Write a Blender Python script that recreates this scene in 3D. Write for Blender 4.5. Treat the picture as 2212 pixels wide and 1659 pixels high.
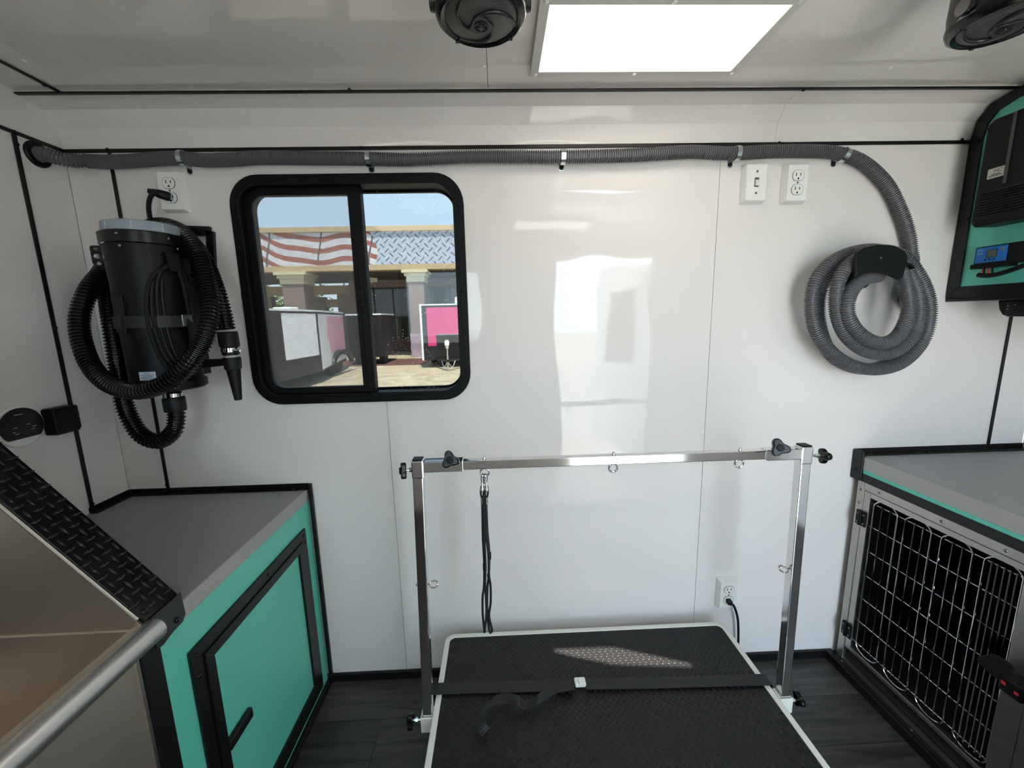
import bpy, math, random
from mathutils import Vector, Matrix
random.seed(7)
for _o in list(bpy.data.objects): bpy.data.objects.remove(_o)
SC = bpy.context.scene
COL = SC.collection
PI = math.pi

# ------------------------------------------------------------------ camera, world, sun, exposure
CAMZ = 1.265; CAMP = Vector((0, -1.25, CAMZ)); FPX = 854.93; CX, CY = 1106.0, 829.5
def basis(p, y, r):
    cp, sp, c, s = math.cos(p), math.sin(p), math.cos(y), math.sin(y)
    f = Vector((s*cp, c*cp, -sp)); rt = Vector((c, -s, 0)); up = rt.cross(f)
    cr, sr = math.cos(r), math.sin(r)
    return cr*rt+sr*up, -sr*rt+cr*up, f
R_, U_, F_ = basis(math.radians(9.4258), math.radians(1.7358), math.radians(-1.3249))
cd = bpy.data.cameras.new('camera'); cam = bpy.data.objects.new('camera', cd); COL.objects.link(cam)
cd.sensor_width = 36.0; cd.lens = FPX/2212*36.0; cd.clip_start = 0.02; cd.clip_end = 300
M = Matrix((R_, U_, -F_)).transposed().to_4x4(); M.translation = CAMP; cam.matrix_world = M
SC.camera = cam
SC.view_settings.view_transform = 'Standard'; SC.view_settings.look = 'None'
SC.view_settings.gamma = 1.0; SC.view_settings.use_curve_mapping = False
SC.view_settings.exposure = 1.2
W = bpy.data.worlds.new('sky'); SC.world = W; W.use_nodes = True
nt = W.node_tree; nt.nodes.clear()
wo = nt.nodes.new('ShaderNodeOutputWorld'); bg = nt.nodes.new('ShaderNodeBackground')
tc = nt.nodes.new('ShaderNodeTexCoord'); sx = nt.nodes.new('ShaderNodeSeparateXYZ'); rp = nt.nodes.new('ShaderNodeValToRGB')
rp.color_ramp.elements[0].position = 0.0; rp.color_ramp.elements[0].color = (.72, .86, .95, 1)
rp.color_ramp.elements[1].position = 0.75; rp.color_ramp.elements[1].color = (.42, .60, .84, 1)
e_ = rp.color_ramp.elements.new(.22); e_.color = (.58, .77, .94, 1)
nt.links.new(tc.outputs['Generated'], sx.inputs[0]); nt.links.new(sx.outputs['Z'], rp.inputs[0])
nt.links.new(rp.outputs[0], bg.inputs['Color']); bg.inputs["Strength"].default_value = 5.2
nt.links.new(bg.outputs[0], wo.inputs[0])
TOSUN = Vector((.20, -.70, 1.65)).normalized()
sd = bpy.data.lights.new('sun', 'SUN'); sd.energy = 21.0; sd.angle = math.radians(.53); sd.color = (1, .93, .82)
so = bpy.data.objects.new('sun', sd); COL.objects.link(so); so.rotation_euler = TOSUN.to_track_quat('Z', 'Y').to_euler(); so.location = (4, -14, 30)
LED_STRENGTH = 2.2

def ray(x, y): return R_*((x-CX)/FPX) - U_*((y-CY)/FPX) + F_
def at(x, y, X=None, Y=None, Z=None):
    """point of the place seen at photo pixel (x, y) on the plane X=, Y= or Z="""
    d = ray(x, y)
    if X is not None: t = (X-CAMP.x)/d.x
    elif Y is not None: t = (Y-CAMP.y)/d.y
    else: t = (Z-CAMP.z)/d.z
    return CAMP + d*t

# ------------------------------------------------------------------ materials
def lin(c):
    c = [v/255 for v in c]
    return tuple((v/12.92 if v <= .04045 else ((v+.055)/1.055)**2.4) for v in c)+(1,)
MATS = {}
def pm(name, col, rough=.5, metal=0, spec=.5, coat=0, noise=None, bump=None, alpha=1, trans=0, aniso=0, rand=0):
    """principled material; noise=(scale, amount) tints, bump=(scale, strength, distance)"""
    m = bpy.data.materials.new(name); m.use_nodes = True; t = m.node_tree; b = t.nodes['Principled BSDF']
    c = lin(col)
    b.inputs['Base Color'].default_value = c; b.inputs['Roughness'].default_value = rough
    b.inputs['Metallic'].default_value = metal; b.inputs['Specular IOR Level'].default_value = spec
    b.inputs['Coat Weight'].default_value = coat; b.inputs['Transmission Weight'].default_value = trans
    co = t.nodes.new('ShaderNodeTexCoord')
    g = t.nodes.new('ShaderNodeNewGeometry')
    if noise or rand:
        mx = t.nodes.new('ShaderNodeMix'); mx.data_type = 'RGBA'; mx.blend_type = 'MULTIPLY'; mx.inputs[0].default_value = 1
        mx.inputs[6].default_value = c
        rr = t.nodes.new('ShaderNodeMapRange')
        if noise:
            n = t.nodes.new('ShaderNodeTexNoise'); n.inputs['Scale'].default_value = noise[0]; n.inputs['Detail'].default_value = 5
            t.links.new(g.outputs['Position'], n.inputs['Vector']); t.links.new(n.outputs['Fac'], rr.inputs[0])
            a = noise[1]
        else:
            oi = t.nodes.new('ShaderNodeObjectInfo'); t.links.new(oi.outputs['Random'], rr.inputs[0]); a = rand
        rr.inputs[3].default_value = 1-a; rr.inputs[4].default_value = 1+a
        t.links.new(rr.outputs[0], mx.inputs[7]); t.links.new(mx.outputs[2], b.inputs['Base Color'])
    if bump:
        n2 = t.nodes.new('ShaderNodeTexNoise'); n2.inputs['Scale'].default_value = bump[0]; n2.inputs['Detail'].default_value = 2
        t.links.new(g.outputs['Position'], n2.inputs['Vector'])
        bp = t.nodes.new('ShaderNodeBump'); bp.inputs['Strength'].default_value = bump[1]; bp.inputs['Distance'].default_value = bump[2]
        t.links.new(n2.outputs['Fac'], bp.inputs['Height']); t.links.new(bp.outputs[0], b.inputs['Normal'])
    MATS[name] = m
    return m
def emit(name, col, s):
    m = bpy.data.materials.new(name); m.use_nodes = True; t = m.node_tree; t.nodes.clear()
    o = t.nodes.new('ShaderNodeOutputMaterial'); e = t.nodes.new('ShaderNodeEmission')
    e.inputs[0].default_value = lin(col); e.inputs[1].default_value = s; t.links.new(e.outputs[0], o.inputs[0]); return m

m_wall = pm('glossy_white_vinyl', (232, 227, 223), .035, spec=.5, bump=(2.6, .35, .012))
m_ceil = pm('glossy_white_ceiling_vinyl', (229, 224, 218), .045, spec=.5, bump=(3.0, .4, .012))
m_trim = pm('black_aluminium_trim', (17, 17, 18), .36, spec=.35)
m_frame = pm('black_window_frame', (13, 13, 14), .5, spec=.18)
m_black = pm('black_plastic', (12, 12, 13), .45, spec=.25)
m_blackgl = pm('gloss_black_plastic', (12, 12, 13), .24, spec=.4)
m_hoseb = pm('black_hose_rubber', (13, 13, 14), .24, spec=.4)
m_hoseg = pm('grey_hose_plastic', (100, 100, 104), .25)
m_rubber = pm('black_rubber', (15, 15, 16), .5, spec=.3)
m_teal = pm('teal_laminate', (98, 198, 178), .38, noise=(14, .02))
m_counter = pm('grey_counter_laminate', (138, 138, 138), .36, noise=(420, .14), bump=(500, .06, .001))
m_lip = pm('brushed_aluminium_edge', (168, 166, 162), .45, metal=.25, noise=(300, .08), bump=(420, .25, .001))
m_steel = pm('brushed_stainless', (208, 198, 184), .44, metal=1, noise=(9, .10))
m_steeld = pm('kennel_stainless', (176, 172, 166), .34, metal=1, noise=(40, .12))
m_chrome = pm('chrome', (222, 222, 222), .09, metal=1)
m_zinc = pm('zinc_plate', (205, 214, 216), .2, metal=1, noise=(60, .15))
m_white = pm('white_plastic', (238, 238, 232), .35)
m_whitep = pm('white_powder_coat', (226, 226, 216), .45)
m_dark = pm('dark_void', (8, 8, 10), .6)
m_screw = pm('screw_steel', (120, 120, 122), .3, metal=1)
m_gauge = pm('gauge_black', (14, 14, 15), .3)
m_mark = pm('printed_grey', (190, 190, 184), .5)
m_ink = pm('printed_dark', (70, 70, 74), .6)
m_blue = pm('blue_faceplate', (36, 110, 190), .35)
m_lcd = pm('lcd_grey', (92, 98, 90), .2)
m_red = pm('red_plastic', (190, 44, 52), .4)
m_cap = pm('clear_plastic_cap', (150, 162, 172), .22, spec=.5)
m_nylon = pm('black_nylon', (17, 17, 18), .62, bump=(900, .3, .0006))
m_strap = pm('black_webbing', (22, 22, 24), .55, bump=(1200, .35, .0006))
m_ledframe = pm('led_frame_white', (205, 203, 196), .4)
m_led = emit('led_diffuser', (255, 245, 232), LED_STRENGTH)
m_speaker = pm('speaker_black', (23, 23, 24), .34)
m_treadblk = pm('black_diamond_plate', (17, 17, 19), .14, noise=(12, .2), bump=(30, .1, .002))

# floor plank material: grain along X, each plank its own tone
def plank_mat():
    m = bpy.data.materials.new('dark_vinyl_plank'); m.use_nodes = True; t = m.node_tree; b = t.nodes['Principled BSDF']
    g = t.nodes.new('ShaderNodeNewGeometry'); mp = t.nodes.new('ShaderNodeMapping'); mp.inputs['Scale'].default_value = (2.2, 26, 1)
    oi = t.nodes.new('ShaderNodeObjectInfo'); ad = t.nodes.new('ShaderNodeVectorMath'); ad.operation = 'ADD'
    sc = t.nodes.new('ShaderNodeVectorMath'); sc.operation = 'SCALE'; sc.inputs[3].default_value = 9
    t.links.new(oi.outputs['Random'], sc.inputs[0])
    t.links.new(g.outputs['Position'], ad.inputs[0]); t.links.new(sc.outputs[0], ad.inputs[1])
    t.links.new(ad.outputs[0], mp.inputs[0])
    n = t.nodes.new('ShaderNodeTexNoise'); n.inputs['Scale'].default_value = 1.6; n.inputs['Detail'].default_value = 8; n.inputs['Distortion'].default_value = 1.2
    t.links.new(mp.outputs[0], n.inputs['Vector'])
    r = t.nodes.new('ShaderNodeValToRGB'); r.color_ramp.elements[0].position = .3; r.color_ramp.elements[0].color = lin((34, 33, 33))
    r.color_ramp.elements[1].position = .72; r.color_ramp.elements[1].color = lin((78, 75, 72))
    t.links.new(n.outputs['Fac'], r.inputs[0])
    mx = t.nodes.new('ShaderNodeMix'); mx.data_type = 'RGBA'; mx.blend_type = 'MULTIPLY'; mx.inputs[0].default_value = 1
    rr = t.nodes.new('ShaderNodeMapRange'); rr.inputs[3].default_value = .65; rr.inputs[4].default_value = 1.25
    t.links.new(oi.outputs['Random'], rr.inputs[0]); t.links.new(r.outputs[0], mx.inputs[6]); t.links.new(rr.outputs[0], mx.inputs[7])
    t.links.new(mx.outputs[2], b.inputs['Base Color']); b.inputs['Roughness'].default_value = .42
    return m
m_plank = plank_mat()

# rubber mat with small raised diamond bars
def mat_tread():
    m = bpy.data.materials.new('black_tread_mat'); m.use_nodes = True; t = m.node_tree; b = t.nodes['Principled BSDF']
    b.inputs['Base Color'].default_value = lin((17, 17, 18)); b.inputs['Roughness'].default_value = .45; b.inputs['Specular IOR Level'].default_value = .35
    g = t.nodes.new('ShaderNodeNewGeometry'); mp = t.nodes.new('ShaderNodeMapping'); mp.inputs['Scale'].default_value = (78, 78, 78); mp.inputs['Rotation'].default_value = (0, 0, PI/4)
    t.links.new(g.outputs['Position'], mp.inputs[0])
    ck = t.nodes.new('ShaderNodeTexChecker'); ck.inputs['Scale'].default_value = 1; t.links.new(mp.outputs[0], ck.inputs[0])
    fr = t.nodes.new('ShaderNodeVectorMath'); fr.operation = 'FRACTION'; t.links.new(mp.outputs[0], fr.inputs[0])
    sp = t.nodes.new('ShaderNodeSeparateXYZ'); t.links.new(fr.outputs[0], sp.inputs[0])
    def mth(op, a, bb, clamp=False):
        n = t.nodes.new('ShaderNodeMath'); n.operation = op; n.use_clamp = clamp
        for i, v in enumerate((a, bb)):
            if isinstance(v, (int, float)): n.inputs[i].default_value = v
            else: t.links.new(v, n.inputs[i])
        return n.outputs[0]
    dx = mth('ABSOLUTE', mth('SUBTRACT', sp.outputs[0], .5), 0); dy = mth('ABSOLUTE', mth('SUBTRACT', sp.outputs[1], .5), 0)
    def bar(u, v): return mth('MULTIPLY', mth('SUBTRACT', 1, mth('MULTIPLY', u, 6), True), mth('SUBTRACT', 1, mth('MULTIPLY', v, 2.1), True), True)
    b1 = bar(dx, dy); b2 = bar(dy, dx)
    mx = t.nodes.new('ShaderNodeMix'); t.links.new(ck.outputs['Fac'], mx.inputs[0]); t.links.new(b1, mx.inputs[2]); t.links.new(b2, mx.inputs[3])
    bp = t.nodes.new('ShaderNodeBump'); bp.inputs['Strength'].default_value = .8; bp.inputs['Distance'].default_value = .004
    t.links.new(mx.outputs[0], bp.inputs['Height']); t.links.new(bp.outputs[0], b.inputs['Normal'])
    return m
m_tread = mat_tread()

def glass_mat(name, tint, dust=0.0, screen=0.0):
    m = bpy.data.materials.new(name); m.use_nodes = True; t = m.node_tree; t.nodes.clear()
    o = t.nodes.new('ShaderNodeOutputMaterial'); tr = t.nodes.new('ShaderNodeBsdfTransparent'); tr.inputs[0].default_value = (*tint, 1)
    gl = t.nodes.new('ShaderNodeBsdfGlossy'); gl.inputs['Roughness'].default_value = .02
    fr = t.nodes.new('ShaderNodeFresnel'); fr.inputs[0].default_value = 1.45
    mx = t.nodes.new('ShaderNodeMixShader'); t.links.new(fr.outputs[0], mx.inputs[0]); t.links.new(tr.outputs[0], mx.inputs[1]); t.links.new(gl.outputs[0], mx.inputs[2])
    last = mx.outputs[0]
    if dust:
        g = t.nodes.new('ShaderNodeNewGeometry'); v = t.nodes.new('ShaderNodeTexVoronoi'); v.inputs['Scale'].default_value = 95
        t.links.new(g.outputs['Position'], v.inputs['Vector'])
        cr = t.nodes.new('ShaderNodeMath'); cr.operation = 'LESS_THAN'; cr.inputs[1].default_value = .11; t.links.new(v.outputs['Distance'], cr.inputs[0])
        n = t.nodes.new('ShaderNodeTexNoise'); n.inputs['Scale'].default_value = 9; t.links.new(g.outputs['Position'], n.inputs['Vector'])
        c2 = t.nodes.new('ShaderNodeMath'); c2.operation = 'GREATER_THAN'; c2.inputs[1].default_value = .5; t.links.new(n.outputs['Fac'], c2.inputs[0])
        mu = t.nodes.new('ShaderNodeMath'); mu.operation = 'MULTIPLY'; t.links.new(cr.outputs[0], mu.inputs[0]); t.links.new(c2.outputs[0], mu.inputs[1])
        m2 = t.nodes.new('ShaderNodeMath'); m2.operation = 'MULTIPLY'; m2.inputs[1].default_value = dust; t.links.new(mu.outputs[0], m2.inputs[0])
        df = t.nodes.new('ShaderNodeBsdfTranslucent'); df.inputs[0].default_value = (.9, .9, .88, 1)
        mx2 = t.nodes.new('ShaderNodeMixShader'); t.links.new(m2.outputs[0], mx2.inputs[0]); t.links.new(last, mx2.inputs[1]); t.links.new(df.outputs[0], mx2.inputs[2]); last = mx2.outputs[0]
    if screen:
        df = t.nodes.new('ShaderNodeBsdfDiffuse'); df.inputs[0].default_value = (.3, .3, .3, 1)
        tl = t.nodes.new('ShaderNodeBsdfTranslucent'); tl.inputs[0].default_value = (.5, .5, .5, 1)
        ad = t.nodes.new('ShaderNodeMixShader'); ad.inputs[0].default_value = .6; t.links.new(df.outputs[0], ad.inputs[1]); t.links.new(tl.outputs[0], ad.inputs[2])
        tr2 = t.nodes.new('ShaderNodeBsdfTransparent')
        mx3 = t.nodes.new('ShaderNodeMixShader'); mx3.inputs[0].default_value = screen
        t.links.new(tr2.outputs[0], mx3.inputs[1]); t.links.new(ad.outputs[0], mx3.inputs[2]); last = mx3.outputs[0]
    t.links.new(last, o.inputs[0]); return m
GT = .295
m_glass = glass_mat('tinted_window_glass', (GT*.98, GT*1.0, GT*1.0), dust=.35)
m_glass2 = glass_mat('tinted_window_glass_left', (GT*1.0, GT*1.02, GT*1.02))
m_glass3 = glass_mat('clear_window_glass', (.74, .76, .76))
m_screen = glass_mat('insect_screen', (1, 1, 1), screen=.16)

# ------------------------------------------------------------------ mesh helpers
class MB:
    def __init__(s): s.v = []; s.f = []; s.sm = []
    def add(s, vs, fs, smooth=False):
        o = len(s.v); s.v += [tuple(v) for v in vs]; s.f += [tuple(i+o for i in f) for f in fs]; s.sm += [smooth]*len(fs); return s
    def box(s, a, b):
        x0, x1 = sorted((a[0], b[0])); y0, y1 = sorted((a[1], b[1])); z0, z1 = sorted((a[2], b[2]))
        return s.add([(x0,y0,z0),(x1,y0,z0),(x1,y1,z0),(x0,y1,z0),(x0,y0,z1),(x1,y0,z1),(x1,y1,z1),(x0,y1,z1)],
                     [(0,3,2,1),(4,5,6,7),(0,1,5,4),(1,2,6,5),(2,3,7,6),(3,0,4,7)])
    def prism(s, pts, d):
        """pts: planar loop of 3-D points, extruded by d; faces outward fixed later"""
        n = len(pts); d = Vector(d); a = [Vector(p) for p in pts]; b = [p+d for p in a]
        nn = Vector((0,0,0))
        for i in range(n): nn += a[i].cross(a[(i+1) % n])
        fs = [tuple(range(n)), tuple(range(2*n-1, n-1, -1))]+[(i, i+n, (i+1) % n+n, (i+1) % n) for i in range(n)]
        if nn.dot(d) > 0: fs = [tuple(reversed(f)) for f in fs]
        return s.add(a+b, fs)
    def tube(s, path, r, seg=12, cap=True, smooth=True, closed=False):
        """r: number or list of radii along path"""
        P = [Vector(p) for p in path]; n = len(P); rs = r if isinstance(r, (list, tuple)) else [r]*n
        up = None; vs = []
        for i in range(n):
            if closed: t = (P[(i+1) % n]-P[i-1])
            else: t = P[min(i+1, n-1)]-P[max(i-1, 0)]
            t = t.normalized() if t.length > 1e-9 else Vector((0,0,1))
            if up is None:
                up = Vector((0,0,1)) if abs(t.z) < .9 else Vector((1,0,0))
            up = (up-t*up.dot(t)); up = up.normalized() if up.length > 1e-6 else t.orthogonal().normalized()
            w = t.cross(up)
            for k in range(seg):
                a = 2*PI*k/seg; vs.append(P[i]+(up*math.cos(a)+w*math.sin(a))*rs[i])
        fs = []
        for i in range(n if closed else n-1):
            j = (i+1) % n
            for k in range(seg):
                k2 = (k+1) % seg; fs.append((i*seg+k, i*seg+k2, j*seg+k2, j*seg+k))
        s.add(vs, fs, smooth)
        if cap and not closed:
            s.add(vs[:seg], [tuple(range(seg-1, -1, -1))]); s.add(vs[-seg:], [tuple(range(seg))])
        return s
    def lathe(s, c, axis, prof, seg=32, smooth=True, cap=True):
        """prof: list of (radius, height along axis) from c"""
        ax = Vector(axis).normalized(); u = ax.orthogonal().normalized(); w = ax.cross(u); c = Vector(c); vs = []
        for r, h in prof:
            for k in range(seg):
                a = 2*PI*k/seg; vs.append(c+ax*h+(u*math.cos(a)+w*math.sin(a))*r)
        fs = []
        for i in range(len(prof)-1):
            for k in range(seg):
                k2 = (k+1) % seg; fs.append((i*seg+k, i*seg+k2, (i+1)*seg+k2, (i+1)*seg+k))
        s.add(vs, fs, smooth)
        if cap: s.add(vs[:seg], [tuple(range(seg-1, -1, -1))]); s.add(vs[-seg:], [tuple(range(seg))])
        return s
    def ring(s, outer, inner, d):
        """two loops with the same count -> extruded ring"""
        n = len(outer); d = Vector(d); O = [Vector(p) for p in outer]; I = [Vector(p) for p in inner]
        vs = O+I+[p+d for p in O]+[p+d for p in I]; fs = []
        for i in range(n):
            j = (i+1) % n
            fs += [(i, j, n+j, n+i), (2*n+j, 2*n+i, 3*n+i, 3*n+j), (j, i, 2*n+i, 2*n+j), (n+i, n+j, 3*n+j, 3*n+i)]
        return s.add(vs, fs)
WLD = {}
def mesh_of(name, mb, org, smooth_angle=40):
    me = bpy.data.meshes.new(name); me.from_pydata([(v[0]-org.x, v[1]-org.y, v[2]-org.z) for v in mb.v], [], mb.f)
    me.polygons.foreach_set('use_smooth', mb.sm)
    me.validate(); me.update()
    return me
def center(mb, base=False):
    xs = [v[0] for v in mb.v]; ys = [v[1] for v in mb.v]; zs = [v[2] for v in mb.v]
    return Vector(((min(xs)+max(xs))/2, (min(ys)+max(ys))/2, min(zs) if base else (min(zs)+max(zs))/2))
def tag(o, label=None, cat=None, group=None, kind=None):
    if label: o['label'] = label
    if cat: o['category'] = cat
    if group: o['group'] = group
    if kind: o['kind'] = kind
    return o
def put(name, me, loc, parent=None, rot=None):
    o = bpy.data.objects.new(name, me); COL.objects.link(o)
    loc = Vector(loc); o.location = loc-(WLD[parent.name] if parent else Vector((0,0,0)))
    if rot: o.rotation_euler = rot
    if parent: o.parent = parent
    WLD[o.name] = loc; return o
def mk(name, mb, mat, parent=None, bev=0, seg=2, recalc=True, label=None, cat=None, group=None, kind=None):
    org = center(mb, base=parent is None)
    me = mesh_of(name, mb, org)
    if recalc:
        import bmesh
        bm = bmesh.new(); bm.from_mesh(me); bmesh.ops.recalc_face_normals(bm, faces=bm.faces); bm.to_mesh(me); bm.free()
    me.materials.append(mat)
    if any(mb.sm): me.set_sharp_from_angle(angle=math.radians(42))
    o = put(name, me, org, parent)
    if bev:
        b = o.modifiers.new('bevel', 'BEVEL'); b.width = bev; b.segments = seg; b.limit_method = 'ANGLE'; b.angle_limit = math.radians(40)
        b.harden_normals = False
    return tag(o, label, cat, group, kind)
def empty(name, loc, label=None, cat=None, group=None, kind=None):
    o = bpy.data.objects.new(name, None); COL.objects.link(o); o.location = loc; o.empty_display_size = .05
    WLD[o.name] = Vector(loc); return tag(o, label, cat, group, kind)
def again(o, loc, parent=None, rot=None):
    c = put(o.name.split('.')[0], o.data, loc, parent, rot)
    for mo in o.modifiers:
        if mo.type == 'BEVEL':
            b = c.modifiers.new('bevel', 'BEVEL'); b.width = mo.width; b.segments = mo.segments; b.limit_method = 'ANGLE'; b.angle_limit = mo.angle_limit
    return c
def B(a, b): return MB().box(a, b)
def cyl(a, b, r, seg=16, r2=None):
    a = Vector(a); b = Vector(b); return MB().lathe(a, b-a, [(r, 0), (r if r2 is None else r2, (b-a).length)], seg)
def crom(pts, n=10, closed=False):
    P = [Vector(p) for p in pts]; out = []
    N = len(P)
    for i in range(N if closed else N-1):
        if closed: a, b, c, d = P[i-1], P[i], P[(i+1) % N], P[(i+2) % N]
        else: a, b, c, d = P[max(i-1, 0)], P[i], P[i+1], P[min(i+2, N-1)]
        for k in range(n):
            t = k/n
            out.append(.5*((2*b)+(c-a)*t+(2*a-5*b+4*c-d)*t*t+(3*b-a-3*c+d)*t**3))
    if not closed: out.append(P[-1])
    return out
def resample(path, step):
    L = [0]
    for i in range(1, len(path)): L.append(L[-1]+(path[i]-path[i-1]).length)
    n = max(2, int(L[-1]/step)); out = []; j = 0
    for i in range(n+1):
        s = L[-1]*i/n
        while j < len(L)-2 and L[j+1] < s: j += 1
        d = L[j+1]-L[j]; t = (s-L[j])/d if d > 1e-9 else 0
        out.append(path[j].lerp(path[j+1], t))
    return out
def corrugated(path, R, pitch, depth, seg=18):
    p = resample(path, pitch/4); prof = (R, R, R-depth, R-depth)
    return MB().tube(p, [prof[i % 4] for i in range(len(p))], seg)
def rrect(x0, x1, z0, z1, r, y, n=8):
    out = []
    for cx, cz, a0 in ((x1-r, z1-r, 0), (x0+r, z1-r, PI/2), (x0+r, z0+r, PI), (x1-r, z0+r, 1.5*PI)):
        for k in range(n+1):
            a = a0+PI/2*k/n; out.append(Vector((cx+r*math.cos(a), y, cz+r*math.sin(a))))
    return out
def rrect2(x0, x1, z0, z1, rl, rr_, y, n=8):
    out = []
    for cx, cz, a0, r in ((x1-rr_, z1-rr_, 0, rr_), (x0+rl, z1-rl, PI/2, rl), (x0+rl, z0+rl, PI, rl), (x1-rr_, z0+rr_, 1.5*PI, rr_)):
        for k in range(n+1):
            a = a0+PI/2*k/n; out.append(Vector((cx+r*math.cos(a), y, cz+r*math.sin(a))))
    return out
# shared screw head
_sb = MB().lathe((0,0,0), (0,0,1), [(.0048, 0), (.0045, .0016), (.0025, .0030), (.0001, .0033)], 12, cap=False)
def screw_mesh(name, mat):
    me = mesh_of(name, _sb, Vector((0,0,0))); me.materials.append(mat); return me
SCB = screw_mesh('screw', pm('black_screw', (30, 30, 32), .25, metal=.6)); SCW = screw_mesh('screw', pm('white_screw', (225, 224, 218), .3)); SCS = screw_mesh('screw', m_screw)
def screw(parent, loc, n, me=None, s=1):
    o = put('screw', me or SCB, loc, parent, Vector(n).to_track_quat('Z', 'Y').to_euler()); o.scale = (s, s, s); return o
NY = (0, -1, 0); PX = (1, 0, 0); NX = (-1, 0, 0); NZ = (0, 0, -1); PZ = (0, 0, 1)

# ================================================================== THE TRAILER'S SHELL
XL, XR, YF, H = -1.21, 1.79, -1.95, 1.865
# ---- back wall in panels, opening for the window
WX0, WX1, WZ0, WZ1 = -.740, -.120, 1.041, 1.661
wall_back = empty('wall_back', (.29, 0, 0), kind='structure')
def wpanel(x0, x1, z0, z1, parent=wall_back):
    g = .0007
    mb = MB()
    if x1 <= WX0 or x0 >= WX1: mb.box((x0+g, 0, z0), (x1-g, .03, z1))
    else:
        a, b = max(x0+g, WX0), min(x1-g, WX1)
        if x0+g < a: mb.box((x0+g, 0, z0), (a, .03, z1))
        if b < x1-g: mb.box((b, 0, z0), (x1-g, .03, z1))
        mb.box((a, 0, z0), (b, .03, WZ0)); mb.box((a, 0, WZ1), (b, .03, z1))
    return mk('panel', mb, m_wall, parent)
for a, b in ((XL, -1.085), (-1.085, -.364), (-.364, .675), (.675, 1.665), (1.665, XR)): wpanel(a, b, 0, 1.757)
mb = MB()
for (a, b, c, d) in ((XL-.1, WX0, -.1, 2.0), (WX1, XR+.1, -.1, 2.0), (WX0, WX1, -.1, WZ0), (WX0, WX1, WZ1, 2.0)): mb.box((a, .032, c), (b, .055, d))
mk('outer_skin', mb, m_white, wall_back)
# ---- cove between wall and ceiling: three flat facets
cv = [(0, 1.757), (-.009, 1.812), (-.038, 1.847), (-.094, 1.861)]
cove = empty('wall_cove', (.29, 0, 1.757), kind='structure')
for i in range(3):
    for x0, x1 in ((XL, .8337), (.8344, XR)):
        (y0, z0), (y1, z1) = cv[i], cv[i+1]
        mk('panel', MB().prism([(x0, y0, z0), (x1, y0, z0), (x1, y1, z1), (x0, y1, z1)], (0, .012, .02)), m_wall, cove)
# ---- ceiling (two sheets, hole for the roof vent)
VX0, VX1, VY0, VY1 = .35, .76, -.95, -.59
ceiling = empty('ceiling', (.29, -1, H), kind='structure')
def csheet(x0, x1, y0, y1): return mk('panel', B((x0+.0006, y0, H), (x1-.0006, y1, H+.02)), m_ceil, ceiling)
csheet(XL, -1.106, YF, -.09); csheet(-1.106, -.01, YF, -.09)
mb = MB()
for a, b, c, d in ((-.0094, VX0, YF, -.09), (VX1, 1.2, YF, -.09), (VX0, VX1, YF, VY0), (VX0, VX1, VY1, -.09)): mb.box((a, c, H), (b, d, H+.02))
mk('panel', mb, m_ceil, ceiling); csheet(1.2, XR, YF, -.09)
mb = MB()
for a, b, c, d in ((XL-.06, VX0-.02, YF-.06, .06), (VX1+.02, XR+.06, YF-.06, .06), (VX0-.02, VX1+.02, YF-.06, VY0-.02), (VX0-.02, VX1+.02, VY1+.02, .06)): mb.box((a, c, H+.021), (b, d, H+.03))
mk('roof_skin', mb, m_white, ceiling)
for px_, py_ in ((1045, 143), (1922, 146), (52, 131)): screw(ceiling, at(px_, py_, Z=H-.0002), NZ, SCW, 1.1)
# ---- side walls
wl = empty('wall_left', (XL, -1, 0), kind='structure')
for y0, y1, z0, z1 in ((-.121, 0, 0, 1.757), (YF, -.121, 0, 1.757), (YF, 0, 1.757, 1.9)):
    mk('panel', B((XL-.03, y0+.0006, z0), (XL, y1-.0006, z1)), m_wall, wl)
mk('outer_skin', B((XL-.06, YF-.05, -.1), (XL-.031, .055, 1.9)), m_white, wl)
wr = mk('wall_right', B((XR, YF, 0), (XR+.03, 0, 1.9)), m_wall, kind='structure')
# ---- wall behind the camera: doorway and a second window
DX0, DX1, DZ1 = .48, 1.22, 1.72
OX0, OX1, OZ0, OZ1 = -.75, -.13, 1.06, 1.66
mb = MB()
for a, b, c, d in ((XL, OX0, 0, H), (OX1, DX0, 0, H), (DX1, XR, 0, H), (OX0, OX1, 0, OZ0), (OX0, OX1, OZ1, H), (DX0, DX1, DZ1, H)): mb.box((a, YF-.05, c), (b, YF, d))
mk('wall_front', mb, m_wall, kind='structure')
wf = mk('window_2', MB().ring(rrect(OX0-.03, OX1+.03, OZ0-.03, OZ1+.03, .08, YF-.04), rrect(OX0+.02, OX1-.02, OZ0+.02, OZ1-.02, .05, YF-.04), (0, .055, 0)), m_trim, kind='structure')
mk('pane', B((OX0, YF-.03, OZ0), (OX1, YF-.026, OZ1)), m_glass3, wf)
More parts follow.
